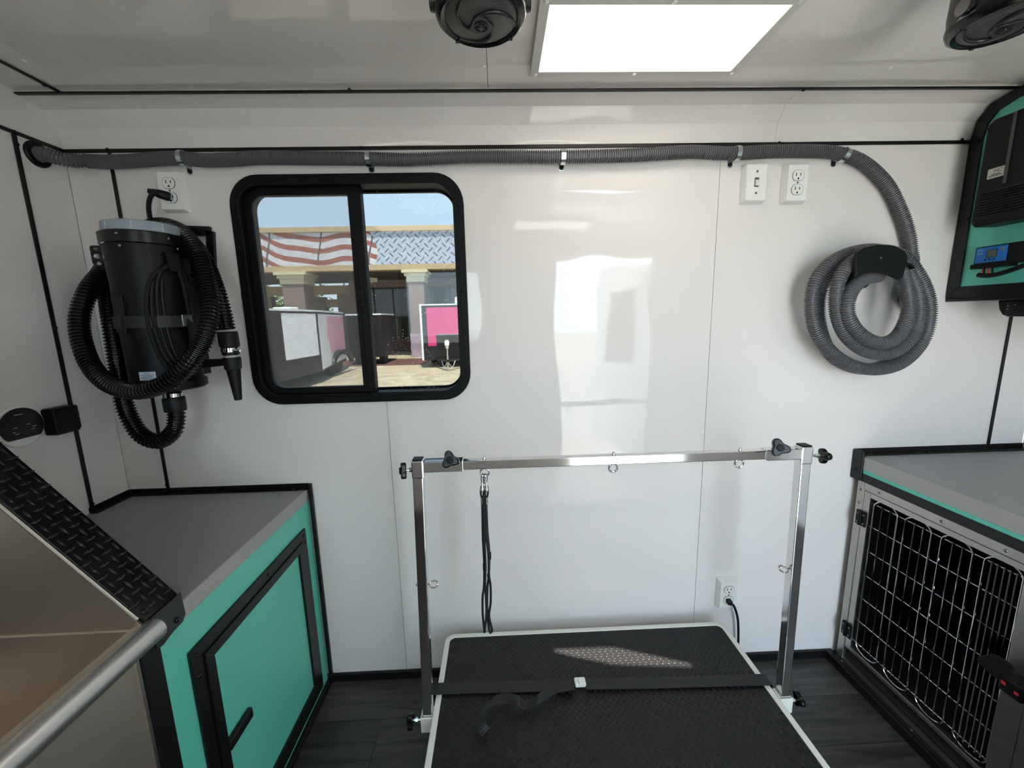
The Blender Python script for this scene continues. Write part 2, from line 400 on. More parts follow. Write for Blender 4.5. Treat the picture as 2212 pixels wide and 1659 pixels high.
# open door leaf, swung out
door = empty('door_1', (DX1, YF-.05, 0), kind='structure')
th = math.radians(-110)      # leaf direction from the hinge
dv = Vector((math.cos(th), math.sin(th), 0)); nv = Vector((-dv.y, dv.x, 0))*.035
hp = Vector((DX1+.01, YF-.055, 0))
def leafq(a, b, z0, z1): return [hp+dv*a+Vector((0,0,z0)), hp+dv*b+Vector((0,0,z0)), hp+dv*b+Vector((0,0,z1)), hp+dv*a+Vector((0,0,z1))]
lw = DX1-DX0; mb = MB()
for a, b, c, d in ((0, .16, .02, 1.7), (lw-.16, lw, .02, 1.7), (.16, lw-.16, .02, .85), (.16, lw-.16, 1.5, 1.7)): mb.prism(leafq(a, b, c, d), nv)
mk('leaf', mb, m_white, door)
mk('pane', MB().prism(leafq(.16, lw-.16, .85, 1.5), nv*.3), m_glass2, door)
# ---- floor: planks over a dark base
floor = mk('floor', B((XL, YF-.05, -.06), (XR, 0, -.004)), m_dark, kind='structure')
y = 0.0; row = 0
while y > YF:
    y1 = max(y-.152, YF); x = XL; off = (.35, .8, .12, .6)[row % 4]
    xs = [XL]+[v for v in (XL+off+k*.91 for k in range(5)) if XL+.05 < v < XR-.05]+[XR]
    for a, b in zip(xs, xs[1:]): mk('plank', B((a+.0007, y1+.0007, -.004), (b-.0007, y-.0007, 0)), m_plank, floor, recalc=False)
    y = y1; row += 1
# ---- black trims
def trim(n, mb, screws=(), nrm=NY, sc=None):
    o = mk('trim_%d' % n, mb, m_trim, kind='structure', bev=.0015)
    for s_ in screws: screw(o, s_, nrm, sc)
    return o
T = .004
trim(1, B((XL, -T-.001, 1.752), (1.5, -.0002, 1.762)), [at(780, 321, Y=-.005)+Vector((0,0,.002)), at(232, 323, Y=-.005), at(1683, 309, Y=-.005), at(2078, 302, Y=-.005)])
trim(2, B((XL, -.100, 1.8545), (XR, -.090, 1.8595)), [at(755, 194, Y=-.095), at(1736, 193, Y=-.095)], (0, -.7, -.7))
trim(3, B((-1.111, YF, H-.004), (-1.101, -.088, H-.0002)), [at(96, 184, Z=H-.004)], NZ)
trim(4, B((-1.090, -T, .745), (-1.080, -.0002, 1.752)), [at(360, 1047, Y=-.004)])
trim(5, B((XL+.0002, -.126, .745), (XL+T, -.115, 1.752)), [at(37, 311, X=XL+T), at(120, 708, X=XL+T), at(200, 1089, X=XL+T)], PX)
trim(6, B((XL+.0002, YF, 1.752), (XL+T, -.002, 1.762)), [at(32, 285, X=XL+T)], PX)
trim(7, B((1.660, -T, .80), (1.670, -.0002, 1.29)), [at(2137, 963, Y=-.004)])
mk('baseboard_back', B((-.63, -.012, .0005), (1.2, -.0002, .030)), m_trim, kind='structure', bev=.002)
mb = MB(); mb.box((-.655, -.60, .0005), (-.625, -.012, .028))
# ================================================================== WINDOW with two sashes
win = empty('window_1', (-.43, 0, 1.015), kind='structure')
fx0, fx1, fz0, fz1 = -.767, -.093, 1.014, 1.688
mk('window_frame', MB().ring(rrect(fx0, fx1, fz0, fz1, .085, -.012), rrect(fx0+.030, fx1-.030, fz0+.030, fz1-.030, .058, -.012), (0, .060, 0)), m_frame, win, bev=.003)
mk('frame_bead', MB().ring(rrect(fx0+.021, fx1-.021, fz0+.021, fz1-.021, .066, -.017), rrect(fx0+.031, fx1-.031, fz0+.031, fz1-.031, .057, -.017), (0, .006, 0)), m_frame, win, bev=.0015)
xm = -.418
mk('mullion', B((xm-.004, .004, fz0+.03), (xm+.022, .034, fz1-.03)), m_frame, win, bev=.002)
sash = mk('sash', MB().ring(rrect2(fx0+.030, xm+.004, fz0+.03, fz1-.03, .055, .004, .006), rrect2(fx0+.052, xm-.017, fz0+.050, fz1-.052, .035, .004, .006), (0, .022, 0)), m_frame, win, bev=.002)
mk('insect_screen', B((fx0+.045, .010, fz0+.04), (xm-.008, .0106, fz1-.04)), m_screen, win)
mk('pane', B((fx0+.045, .0225, fz0+.04), (xm-.006, .0255, fz1-.04)), m_glass2, win)
mk('pane', B((xm+.015, .030, fz0+.025), (fx1-.025, .033, fz1-.025)), m_glass, win)
mk('rear_flange', MB().ring(rrect(fx0+.01, fx1-.01, fz0+.01, fz1-.01, .075, .049), rrect(fx0+.036, fx1-.036, fz0+.036, fz1-.036, .052, .049), (0, .012, 0)), m_frame, win)
p = at(775, 640, Y=0)
lt = mk('latch', B((xm-.003, -.006, p.z-.030), (xm+.011, .006, p.z+.026)), m_frame, win, bev=.002)
mk('latch_tab', B((xm-.012, -.012, p.z-.016), (xm+.004, -.004, p.z-.006)), m_frame, lt, bev=.002)
for i in range(5):
    u = (i+.5)/5
    xx = fx0+.09+(fx1-fx0-.18)*i/4; zz = fz0+.09+(fz1-fz0-.18)*i/4
    for l in ((xx, -.012, fz0+.013), (xx, -.012, fz1-.013), (fx0+.013, -.012, zz), (fx1-.013, -.012, zz)): screw(win, l, NY, SCB, .8)
mk('hinge_tag', B((fx0-.003, -.006, 1.335), (fx0+.003, -.001, 1.362)), m_zinc, win)

# ================================================================== CEILING LIGHTS (real LED panels)
def led(x0, x1, y0, y1, label):
    e = empty('led_panel_light', ((x0+x1)/2, (y0+y1)/2, H-.016), label, 'ceiling light', 'flat LED panels on the ceiling')
    f = .019
    mb = MB()
    mb.box((x0-f, y0-f, H-.016), (x1+f, y0, H-.0005)); mb.box((x0-f, y1, H-.016), (x1+f, y1+f, H-.0005))
    mb.box((x0-f, y0, H-.016), (x0, y1, H-.0005)); mb.box((x1, y0, H-.016), (x1+f, y1, H-.0005))
    fr = mk('frame', mb, m_ledframe, e)
    mk('diffuser', B((x0, y0, H-.0145), (x1, y1, H-.003)), m_led, e)
    for sx_ in (x0-f*.4, (x0+x1)/2, x1+f*.4):
        for sy in (y0-f*.5, y1+f*.5): screw(fr, (sx_, sy, H-.016), NZ, SCW, 1.1)
led(.114, .585, -.396, -.188, 'lit rectangular white LED panel with thin frame on the ceiling')
led(.114, .585, -1.50, -1.29, 'second rectangular LED panel on the ceiling nearer the doorway')
led(-.75, -.28, -1.50, -1.29, 'third rectangular LED panel on the ceiling above the tub side')
# roof vent; lid gap shaped so a sun sliver falls on the table
vent = empty('roof_vent', ((VX0+VX1)/2, (VY0+VY1)/2, H), 'square roof vent in the ceiling, translucent lid cut to pass a sun sliver', 'roof vent')
mb = MB(); w = .02
for a, b, c, d in ((VX0-w, VX1+w, VY0-w, VY0), (VX0-w, VX1+w, VY1, VY1+w), (VX0-w, VX0, VY0, VY1), (VX1, VX1+w, VY0, VY1)): mb.box((a, c, H-.012), (b, d, H+.03))
mk('frame', mb, m_whitep, vent)
m_lid = bpy.data.materials.new('translucent_vent_lid'); m_lid.use_nodes = True
_t = m_lid.node_tree; _t.nodes.clear(); _o = _t.nodes.new('ShaderNodeOutputMaterial'); _a = _t.nodes.new('ShaderNodeBsdfTranslucent'); _a.inputs[0].default_value = (.22, .23, .24, 1)
_d = _t.nodes.new('ShaderNodeBsdfDiffuse'); _d.inputs[0].default_value = (.5, .5, .5, 1); _m = _t.nodes.new('ShaderNodeMixShader'); _m.inputs[0].default_value = .5
_t.links.new(_a.outputs[0], _m.inputs[1]); _t.links.new(_d.outputs[0], _m.inputs[2]); _t.links.new(_m.outputs[0], _o.inputs[0])
zv = H+.0305
mk('lid', MB().prism([(.32, -.56, zv), (.79, -.56, zv), (.79, -.940, zv), (.545, -.857, zv), (.32, -.852, zv)], (0, 0, .003)), m_lid, vent)
mk('sun_gap_mask', MB().prism([(.32, -.98, zv), (.79, -.98, zv), (.79, -.944, zv), (.70, -.937, zv), (.527, -.92, zv), (.408, -.884, zv), (.32, -.852, zv)], (0, 0, .003)), m_black, vent)  # unseen dark piece added to narrow the sun gap

# ================================================================== LEFT CABINET and its counter
FX = -.640      # front faces of the left-hand run
cab = empty('storage_cabinet', (-.9, -.3, 0), 'teal cabinet with black-framed door under the left grey counter', 'cabinet')
mk('body', B((XL+.002, -.588, .03), (FX-.004, -.002, .6935)), m_teal, cab)
mk('kick_plate', B((XL+.002, -.588, .001), (FX-.002, -.002, .03)), m_trim, cab)
mk('front_panel', B((FX-.004, -.588, .0), (FX, -.014, .6935)), m_teal, cab)
def frame_rect(y0, y1, z0, z1, w, x0, x1):
    """picture-frame of four mitred bars in a plane X=const"""
    o = [(y0, z0), (y1, z0), (y1, z1), (y0, z1)]; i = [(y0+w, z0+w), (y1-w, z0+w), (y1-w, z1-w), (y0+w, z1-w)]; bars = []
    for k in range(4):
        j = (k+1) % 4
        bars.append(MB().prism([(x0, *o[k]), (x0, *o[j]), (x0, *i[j]), (x0, *i[k])], (x1-x0, 0, 0)))
    return bars
for b in frame_rect(-.538, -.057, .037, .620, .030, FX, FX+.006): mk('door_surround', b, m_trim, cab, bev=.001)
cdoor = mk('door', B((FX, -.507, .068), (FX+.003, -.088, .589)), m_teal, cab)
for b in frame_rect(-.5065, -.0885, .0685, .5885, .024, FX+.0005, FX+.010): mk('door_edge', b, m_trim, cdoor, bev=.001)
mk('handle', B((FX+.003, -.488, .320), (FX+.016, -.405, .347)), m_trim, cdoor, bev=.004)
for y_, z_ in ((-.075, .604), (-.070, .58), (-.52, .60), (-.525, .555), (-.07, .07), (-.52, .06), (-.27, .606)): screw(cab, (FX+.006, y_, z_), PX)
# black wall trim running up the wall end of the cabinet
mb = MB(); mb.box((FX+.004, -.014, .0), (FX+.016, -.001, .748))
wt = mk('end_trim', mb, m_trim, cab, bev=.003)
for z_ in (.72, .53, .36, .03): screw(wt, (FX+.010, -.0145, z_), NY)
mk('near_post', B((FX-.0035, -.628, .0), (FX+.002, -.588, .711)), m_trim, cab, bev=.002)
mk('toe_trim', B((FX, -.588, .0), (FX+.014, -.014, .022)), m_trim, cab, bev=.002)
ctop = empty('counter_top', (-.92, -.27, .694), 'grey speckled counter top on the teal cabinet beside the tub', 'counter')
mk('slab', B((XL+.002, -.533, .694), (FX-.002, -.002, .7305)), m_counter, ctop)
mk('edge_strip', B((FX-.002, -.5325, .694), (FX+.0035, -.014, .7315)), m_lip, ctop, bev=.001)
bt = mk('back_trim', B((XL+.004, -.0035, .731), (FX+.004, -.0005, .748)), m_trim, ctop, bev=.001)
mk('back_trim_foot', B((XL+.004, -.020, .7307), (FX+.003, -.0035, .7335)), m_trim, bt)
st = mk('side_trim', B((XL+.0006, -.13, .731), (XL+.004, -.004, .748)), m_trim, ctop, bev=.001)
mk('side_trim_foot', B((XL+.004, -.13, .7307), (XL+.024, -.0035, .7335)), m_trim, st)
for x_ in (-1.19, -.93, -.68): screw(ctop, (x_, -.012, .7335), PZ)

# ================================================================== TUB
tub = empty('bathing_tub', (-.92, -.95, 0), 'stainless steel dog bathing tub with rounded front lip and black tread-plate end', 'bathtub')
TY0, TY1 = -1.30, -.604
SL = 1.21       # rise of the end wall per metre towards the wall
def zs(x): return .752+(-.645-x)*SL
# end wall: sloped top
ex = [(-.645, .696), (-.645, .745), (-1.205, .745+.56*SL), (-1.205, .696)]
mk('end_wall', MB().prism([(x, TY1+.004, z) for x, z in ex], (0, .060, 0)), m_black, tub)
mk('end_liner', MB().prism([(x, TY1-.001, min(z, zs(x)-.012)) for x, z in ((-.645, .733), (-.645, .742), (-1.20, zs(-1.2)-.02), (-1.20, .733))], (0, .004, 0)), m_steel, tub)
mk('liner_edge', MB().tube([(-.652, TY1-.001, zs(-.652)-.006), (-1.19, TY1-.001, zs(-1.19)-.006)], .0028, 8), m_steel, tub)
# basin
mb = MB()
N = 10; prof = []
pts = [(-.655, .733)]
for k in range(N+1):
    a = PI*k/N/2; pts.append((-.70-.03-.07*math.sin(a)*0+(-.0), .733-.0) if False else (-.665-.10*(1-math.cos(a)), .55-.12*math.sin(a)))
pts += [(-1.10, .43)]
for k in range(N+1):
    a = PI*k/N/2; pts.append((-1.10-.09*math.sin(a), .43+.12*(1-math.cos(a))))
pts += [(-1.195, 1.35)]
n_ = len(pts)
vs = [(x, TY1-.002, z) for x, z in pts]+[(x, TY0, z) for x, z in pts]
mb.add(vs, [(i, i+1, n_+i+1, n_+i) for i in range(n_-1)], True)
mk('basin', mb, m_steel, tub, recalc=False)
mk('basin_end', MB().prism([(x, TY1-.001, min(z, .733)) for x, z in pts if z < .74]+[(-1.195, TY1-.001, .733)], (0, .004, 0)), m_steel, tub)
mk('weld', MB().tube([(-.66, TY1-.002, .733), (-.92, TY1-.002, .733), (-1.19, TY1-.002, .733)], .0022, 8), m_steel, tub)
mk('front_lip', MB().tube([(-.628, TY1+.002, .733), (-.628, TY0, .733)], .0205, 24), pm('satin_aluminium_tube', (206, 205, 202), .36, metal=1, noise=(20, .1)), tub)
mk('lip_flange', B((-.664, TY0, .729), (-.634, TY1-.001, .739)), m_steel, tub)
mk('apron', B((-.660, TY0, .03), (FX-.004, -.629, .722)), m_steel, tub)
mk('apron_edge', B((FX-.006, -.635, .03), (FX+.0005, -.629, .712)), m_steeld, tub)
mk('far_end', B((-1.20, TY0-.02, .03), (FX, TY0, .9)), m_black, tub)
# tread-plate cap on the slope
nrm = Vector((SL, 0, 1)).normalized(); sdir = Vector((-1, 0, SL)).normalized()
capo = Vector((-.645, -.569, .752))
def cp(u, v, h=0): return capo+sdir*u+Vector((0, v, 0))+nrm*h
Lc = .83
cap = mk('tread_plate', MB().prism([cp(-.004, -.035), cp(Lc, -.035), cp(Lc, .034), cp(-.004, .034)], nrm*.004), m_treadblk, tub)
mk('tread_plate_skirt', MB().prism([cp(-.004, .031, .004), cp(Lc, .031, .004), cp(Lc, .031, -.03), cp(-.004, .031, -.03)], (0, .003, 0)), m_treadblk, tub)
mk('tread_plate_nose', MB().prism([(FX+.0042, y_, z_) for y_, z_ in ((-.534, .753), (-.531, .705), (-.540, .694), (-.566, .692), (-.588, .686), (-.601, .690), (-.601, .753))], (.0025, 0, 0)), m_treadblk, tub)
mk('tread_plate_fold', MB().prism([cp(-.004, -.032), cp(-.004, .034), (FX+.006, -.535, .750), (FX+.006, -.601, .750)], (0, 0, -.004)), m_treadblk, tub)
lug = MB()
vs = []; ns = 6
for k in range(ns+1):
    t = k/ns; u = (t-.5)*.020; ww = .0027*math.sin(PI*min(max(t, .03), .97)); hh = .0019*math.sin(PI*min(max(t, .02), .98))
    vs += [(u, -ww, 0), (u, 0, hh), (u, ww, 0)]
lug.add(vs, [(k*3+a, k*3+3+a, k*3+4+a, k*3+1+a) for k in range(ns) for a in (0, 1)], True)
lme = mesh_of('tread_bar', lug, Vector((0,0,0))); lme.materials.append(m_treadblk)
bas = Matrix((sdir, Vector((0, 1, 0)), nrm)).transposed()
if bas.determinant() < 0: bas = Matrix((-sdir, Vector((0, 1, 0)), nrm)).transposed()
for i in range(40):
    for j in range(4):
        u = .012+i*.0178; v = -.027+j*.018
        if u > .72: continue
        rot = (bas @ Matrix.Rotation(math.radians(90 if (i+j) % 2 else 0)+.05, 3, 'Z')).to_euler()
        put('tread_bar', lme, cp(u, v, .0039), cap, rot)
screw(cap, cp(.010, -.026, .004), nrm, None, 1.3); screw(tub, (FX+.0067, -.552, .708), PX, None, 1.2)

# ================================================================== LEFT WALL FITTINGS
p = at(38, 918, X=XL)
ga = empty('wall_gauge', (XL, p.y, p.z-.045), 'round black dial plate with grey marks on the left wall', 'gauge')
gy, gz = p.y, p.z-.003
mk('backplate', MB().lathe((XL, gy+.0, gz), PX, [(.052, .0003), (.052, .006), (.050, .008)], 48), m_white, ga)
arc = [(XL+.008, gy+.046*math.cos(a), gz+.046*math.sin(a)) for a in [math.radians(-42+k*(264)/40) for k in range(41)]]
fp = mk('dial', MB().prism(arc, (.004, 0, 0)), m_gauge, ga)
for dy, dz, l in ((-.004, .030, .018), (-.016, -.001, .009), (.012, .002, .007), (.024, -.006, .009), (.020, -.012, .006), (-.020, -.012, .006), (-.015, -.017, .009)):
    mk('mark', B((XL+.012, gy+dy-l/2, gz+dz-.0008), (XL+.0123, gy+dy+l/2, gz+dz+.0008)), m_mark, fp)
p = at(120, 907, X=XL)
bx = empty('control_box', (XL, p.y, p.z-.04), 'small black box fixed to the left wall beside the round dial', 'control box')
mk('housing', B((XL+.0003, p.y-.034, p.z-.036), (XL+.036, p.y+.028, p.z+.036)), m_black, bx, bev=.006, seg=3)
mk('foot', B((XL+.004, p.y+.02, p.z-.033), (XL+.022, p.y+.043, p.z+.033)), m_black, bx, bev=.004)
screw(bx, (XL+.022, p.y+.034, p.z), PX, SCS, .8)

# ================================================================== OUTLETS AND SWITCH
def wallbox(name, cx, cz, label, kind, w=.072, h=.112, d=.022):
    e = empty(name, (cx, 0, cz-h/2), label, 'switch' if kind == 'switch' else 'outlet')
    x0, x1, z0, z1 = cx-w/2, cx+w/2, cz-h/2, cz+h/2
    fw, fh = w-.010, h-.011
    bb = [(x0, -.0003, z0), (x1, -.0003, z0), (x1, -.0003, z1), (x0, -.0003, z1), (cx-fw/2, -d, cz-fh/2), (cx+fw/2, -d, cz-fh/2), (cx+fw/2, -d, cz+fh/2), (cx-fw/2, -d, cz+fh/2)]
    mk('back_box', MB().add(bb, [(3, 2, 1, 0), (4, 5, 6, 7), (0, 1, 5, 4), (1, 2, 6, 5), (2, 3, 7, 6), (3, 0, 4, 7)]), m_white, e, bev=.002)
    mk('cover_plate', B((cx-fw/2+.0005, -d-.0025, cz-fh/2+.0005), (cx+fw/2-.0005, -d-.0002, cz+fh/2-.0005)), m_white, e, bev=.0015, seg=3)
    yf = -d-.0025
    if kind == 'switch':
        mk('toggle_slot', B((cx-.0065, yf-.0004, cz-.013), (cx+.0065, yf, cz+.013)), m_ink, e)
        mk('toggle', MB().prism([(cx-.005, yf-.0005, cz-.010), (cx-.005, yf-.0005, cz+.008), (cx-.005, yf-.011, cz-.004), (cx-.005, yf-.011, cz-.011)], (.010, 0, 0)), m_white, e, bev=.001)
        for dz in (.030, -.030): screw(e, (cx, yf, cz+dz), NY, SCS, .7)
    else:
        for dz in (.0195, -.0195):
            zc = cz+dz
            if kind == 'plug_low' and dz < 0: pass
            loop = []
            for k in range(24):
                a = 2*PI*k/24; loop.append((cx+.0172*math.cos(a), yf-.0012, zc+max(-.0142, min(.0142, .0172*math.sin(a)))))
            f = mk('socket', MB().prism(loop, (0, .0012, 0)), m_white, e)
            mk('socket_line', MB().ring([(x_+(x_-cx)*.06, y_+.0006, z_+(z_-zc)*.06) for x_, y_, z_ in loop], loop, (0, .0008, 0)), m_ink, f)
            for sx_, hh in ((-.0065, .0045), (.0065, .0037)):
                mk('slot', B((cx+sx_-.0011, yf-.0017, zc+.003-hh), (cx+sx_+.0011, yf-.0012, zc+.003+hh)), m_dark, f)
            mk('slot', MB().lathe((cx, yf-.0012, zc-.0085), NY, [(.0027, 0), (.0027, .0005)], 12), m_dark, f)
        screw(e, (cx, yf, cz), NY, SCS, .6)
    return e
a = at(1600, 355, Y=0); b = at(1655, 442, Y=0)
wallbox('light_switch', .774, 1.645, 'white toggle light switch on the wall right of the window', 'switch')
wallbox('wall_outlet', .898, 1.6425, 'white double outlet beside the light switch with nothing plugged in', 'outlet')
wallbox('wall_outlet', .782, .288, 'white double outlet low on the wall behind the grooming table', 'outlet')
wallbox('wall_outlet', -.918, 1.6435, 'white double outlet above the black dryer', 'outlet')

# ================================================================== VACUUM HOSE along the wall, coil, straps, hanger
HY = -.024
run = [Vector((XL-.012, -.073, 1.722)), Vector((XL+.02, -.072, 1.722)), at(140, 345, Y=-.055)]+[at(x, y, Y=HY) for x, y in
    ((190, 348), (243, 350), (300, 347), (342, 343.5), (392, 342), (441, 346.5), (500, 345), (568, 341), (669, 342), (770, 343), (872, 345), (930, 343), (1026, 339), (1153, 339), (1216, 339),
     (1356, 336), (1457, 330), (1500, 328.5), (1556, 331), (1589, 331.5), (1635, 329), (1682, 327), (1758, 327), (1817, 333), (1868, 354), (1915, 399), (1943, 452), (1960, 500), (1968, 546))]
def lp(x, y, d): return at(x, y, Y=-d)
coil = [lp(x, y, d) for x, y, d in (
    (1968, 585, .035), (1955, 640, .030), (1985, 690, .030), (1975, 745, .030), (1925, 785, .030), (1860, 797, .030), (1800, 770, .030), (1770, 700, .030), (1775, 620, .030), (1815, 566, .035), (1880, 542, .045), (1945, 552, .060),
    (1990, 605, .075), (2008, 670, .080), (1993, 735, .080), (1945, 785, .080), (1880, 798, .080), (1815, 776, .080), (1766, 722, .080), (1752, 655, .080), (1768, 595, .080), (1815, 555, .080), (1880, 540, .080), (1940, 556, .080),
    (1972, 605, .100), (1985, 665, .112), (1970, 725, .118), (1925, 762, .122), (1870, 758, .125), (1826, 722, .125), (1806, 665, .125), (1812, 605, .125), (1845, 563, .122), (1895, 548, .118), (1940, 570, .118),
    (1958, 620, .130), (1962, 675, .140), (1940, 725, .145), (1900, 741, .148), (1858, 722, .148), (1833, 685, .146), (1834, 640, .140), (1856, 610, .125), (1880, 599, .108), (1898, 597, .085))]
hp_ = crom(run+coil, 8)
mk('vacuum_hose', corrugated(hp_, .0184, .0064, .0042, 18), m_hoseg, recalc=False, label='long grey corrugated vacuum hose along the wall, coiled on the black hanger', cat='hose')
gr = mk('hose_grommet', MB().lathe((XL+.0003, -.073, 1.722), PX, [(.032, 0), (.032, .004), (.029, .007), (.0195, .007), (.0195, 0)], 32, cap=False), m_black, label='black round grommet where the grey hose leaves the left wall', cat='grommet')
straps = [((395, 342), (410, 371), 'leftmost'), ((797, 343.5), (803, 368), 'second'), ((1216, 339), (1213, 363), 'third'), ((1591, 331.5), (1577, 356), 'fourth'), ((1823, 335), (1800, 353), 'rightmost')]
dsc = {'leftmost': 'zinc pipe strap on the grey hose above the dryer outlet', 'second': 'zinc pipe strap on the grey hose above the window', 'third': 'zinc pipe strap on the grey hose just right of the window',
       'fourth': 'zinc pipe strap on the grey hose next to the light switch', 'rightmost': 'zinc pipe strap where the grey hose bends down to the coil'}
for (cx_, cy_), (tx, ty), w_ in straps:
    c = at(cx_, cy_, Y=HY); c2 = at(cx_+4, cy_+(2 if w_ == 'rightmost' else 0), Y=HY); ax = (c2-c).normalized(); up = Vector((0, -1, 0)).cross(ax).normalized()
    if up.z < 0: up = -up
    tb = at(tx, ty, Y=-.002)
    e = empty('pipe_strap', (c.x, 0, tb.z-.012), dsc[w_], 'strap', 'pipe straps holding the grey hose')
    path = []
    for k in range(25):
        a = PI/2+.15-(PI+.6)*k/24*1.0
        path.append(c+up*(.0194*math.sin(a))+Vector((0, -1, 0))*(.0194*math.cos(a)))
    mb = MB(); wd = ax*.0065
    vs = []
    for q, pnt in enumerate(path):
        o_ = (pnt-c).normalized()
        for h in (0, .0012):
            vs += [pnt+o_*h-wd, pnt+o_*h+wd]
    fs = []
    for i in range(len(path)-1):
        a0 = i*4; b0 = a0+4
        fs += [(a0, a0+1, b0+1, b0), (a0+2, b0+2, b0+3, a0+3), (a0, b0, b0+2, a0+2), (a0+1, a0+3, b0+3, b0+1)]
    mb.add(vs, fs, True); mk('band', mb, m_zinc, e)
    tab = mk('tab', MB().prism([Vector((0, -.002, 0))+q for q in rrect(tb.x-.0075, tb.x+.0075, tb.z-.0095, tb.z+.016, .006, 0)], (0, .0016, 0)), m_zinc, e)
    mk('tab_neck', MB().prism([(tb.x-.006, -.002, tb.z+.012), (tb.x+.006, -.002, tb.z+.012), path[-1]+wd*.9, path[-1]-wd*.9], (0, .0014, 0)), m_zinc, e)
    screw(tab, (tb.x, -.002, tb.z), NY, SCB, 1.2)
# hanger
hg = empty('hose_hanger', (1.22, 0, 1.37), 'black plastic hose hanger on the right holding the coiled grey hose', 'hanger')
def outline(pts, Y): return [at(x, y, Y=Y) for x, y in pts]
fr_pts = [(1848, 590), (1847, 556), (1852, 545), (1870, 534), (1900, 528), (1932, 530), (1955, 541), (1962, 553), (1960, 572), (1951, 600), (1944, 605), (1925, 596), (1905, 589), (1885, 588), (1868, 590), (1852, 601), (1847, 600)]
mk('face_plate', MB().prism(outline(fr_pts, -.155), (0, .010, 0)), m_black, hg, bev=.004, seg=3)
c0 = at(1903, 585, Y=-.08)
arcp = [Vector((c0.x+.036*math.cos(a), 0, c0.z-.012+.027*math.sin(a))) for a in [math.radians(25+k*130/20) for k in range(21)]]
arci = [Vector((c0.x+.030*math.cos(a), 0, c0.z-.012+.021*math.sin(a))) for a in [math.radians(155-k*130/20) for k in range(21)]]
mk('saddle', MB().prism([Vector((p_.x, -.148, p_.z)) for p_ in arcp+arci], (0, .147, 0)), m_black, hg)
mk('wall_plate', MB().prism([Vector((q.x, -.0003, q.z)) for q in rrect(c0.x-.045, c0.x+.040, c0.z-.045, c0.z+.040, .02, 0)], (0, -.008, 0)), m_black, hg, bev=.002)
screw(hg, at(1903, 557, Y=-.155), NY, SCS, .6)

# ================================================================== DRYER on the wall
DC = Vector((-.925, -.125, 0))
dry = empty('force_dryer', (DC.x, DC.y, 1.09), 'black canister dog dryer with clear cap hung on the wall left of the window', 'dryer')
mk('canister', MB().lathe(DC+Vector((0,0,1.118)), PZ, [(.080, 0), (.0815, .10), (.084, .25), (.0862, .355)], 48), m_black, dry)
mk('base_ring', MB().lathe(DC+Vector((0,0,1.092)), PZ, [(.060, 0), (.080, .001), (.087, .006), (.087, .024), (.080, .030)], 48), m_black, dry)
for k in range(10):
    a = math.radians(-70+k*16); r_ = .0872
    mk('base_slot', MB().lathe(DC+Vector((r_*math.sin(a), -r_*math.cos(a), 1.108)), (math.sin(a), -math.cos(a), 0), [(.003, -.002), (.003, .0006)], 8), m_dark, dry)
tr = mk('top_band', MB().lathe(DC+Vector((0,0,1.470)), PZ, [(.0865, 0), (.0905, .002), (.0905, .028), (.087, .031)], 48), m_blackgl, dry)
mk('clear_cap', MB().lathe(DC+Vector((0,0,1.501)), PZ, [(.083, 0), (.0815, .020), (.0805, .024), (.074, .0265)], 48), m_cap, dry)
for k in range(6):
    a = math.radians(-60+k*42); mk('cap_rib', MB().tube([DC+Vector((.0832*math.sin(a), -.0832*math.cos(a), 1.501)), DC+Vector((.0818*math.sin(a), -.0818*math.cos(a), 1.522))], .0011, 6), pm('cap_rib_%d' % k, (190, 200, 206), .3), dry)
for a, z_ in ((5, 1.490), (7, 1.462), (70, 1.487), (82, 1.464)):
    a = math.radians(a); n_v = Vector((math.sin(a), -math.cos(a), 0)); screw(dry, DC+n_v*.0905+Vector((0,0,z_)), n_v, SCS, .9)
# side clip
sc_ = at(222, 552, Y=-.14)
clip = mk('side_clip', B((sc_.x-.010, -.165, sc_.z-.026), (sc_.x+.050, -.115, sc_.z+.022)), m_blackgl, dry, bev=.006, seg=3)
mk('clip_bar', cyl((sc_.x-.013, -.150, sc_.z+.012), (sc_.x+.012, -.168, sc_.z+.012), .004), m_chrome, clip)
mk('clip_bar', cyl((sc_.x-.011, -.150, sc_.z-.006), (sc_.x+.012, -.168, sc_.z-.006), .006), m_chrome, clip)
mk('clip_bar', cyl((sc_.x-.008, -.150, sc_.z-.022), (sc_.x+.014, -.168, sc_.z-.024), .004), m_chrome, clip)
# mounting brackets
bk = [at(x, y, Y=-.012) for x, y in ((383, 497), (452, 499), (456, 578), (383, 576))]
mb = MB()
for i in range(4):
    if i == 3: continue
    a, b = bk[i], bk[(i+1) % 4]; d_ = (b-a).normalized(); n_v = Vector((0,-1,0)).cross(d_)*(.010 if i == 1 else .013)
    mb.prism([a-n_v, b-n_v, b+n_v, a+n_v], (0, .0115, 0))
mk('wall_bracket', mb, m_trim, dry)
a_ = at(452, 575, Y=-.012)
mk('bracket_arm', B((DC.x+.04, -.10, 1.395), (DC.x+.10, -.012, 1.405)), m_trim, dry)
mk('mount_spine', B((DC.x-.03, -.05, 1.12), (DC.x+.03, -.0005, 1.46)), m_trim, dry)
lo0 = at(420, 787, Y=-.10); lo1 = at(500, 781, Y=-.10)
mk('nozzle_arm', MB().prism([lo0+Vector((0,0,-.013)), lo1+Vector((0,0,-.009)), lo1+Vector((0,0,.009)), lo0+Vector((0,0,.013))], (0, .006, 0)), m_trim, dry, bev=.001)
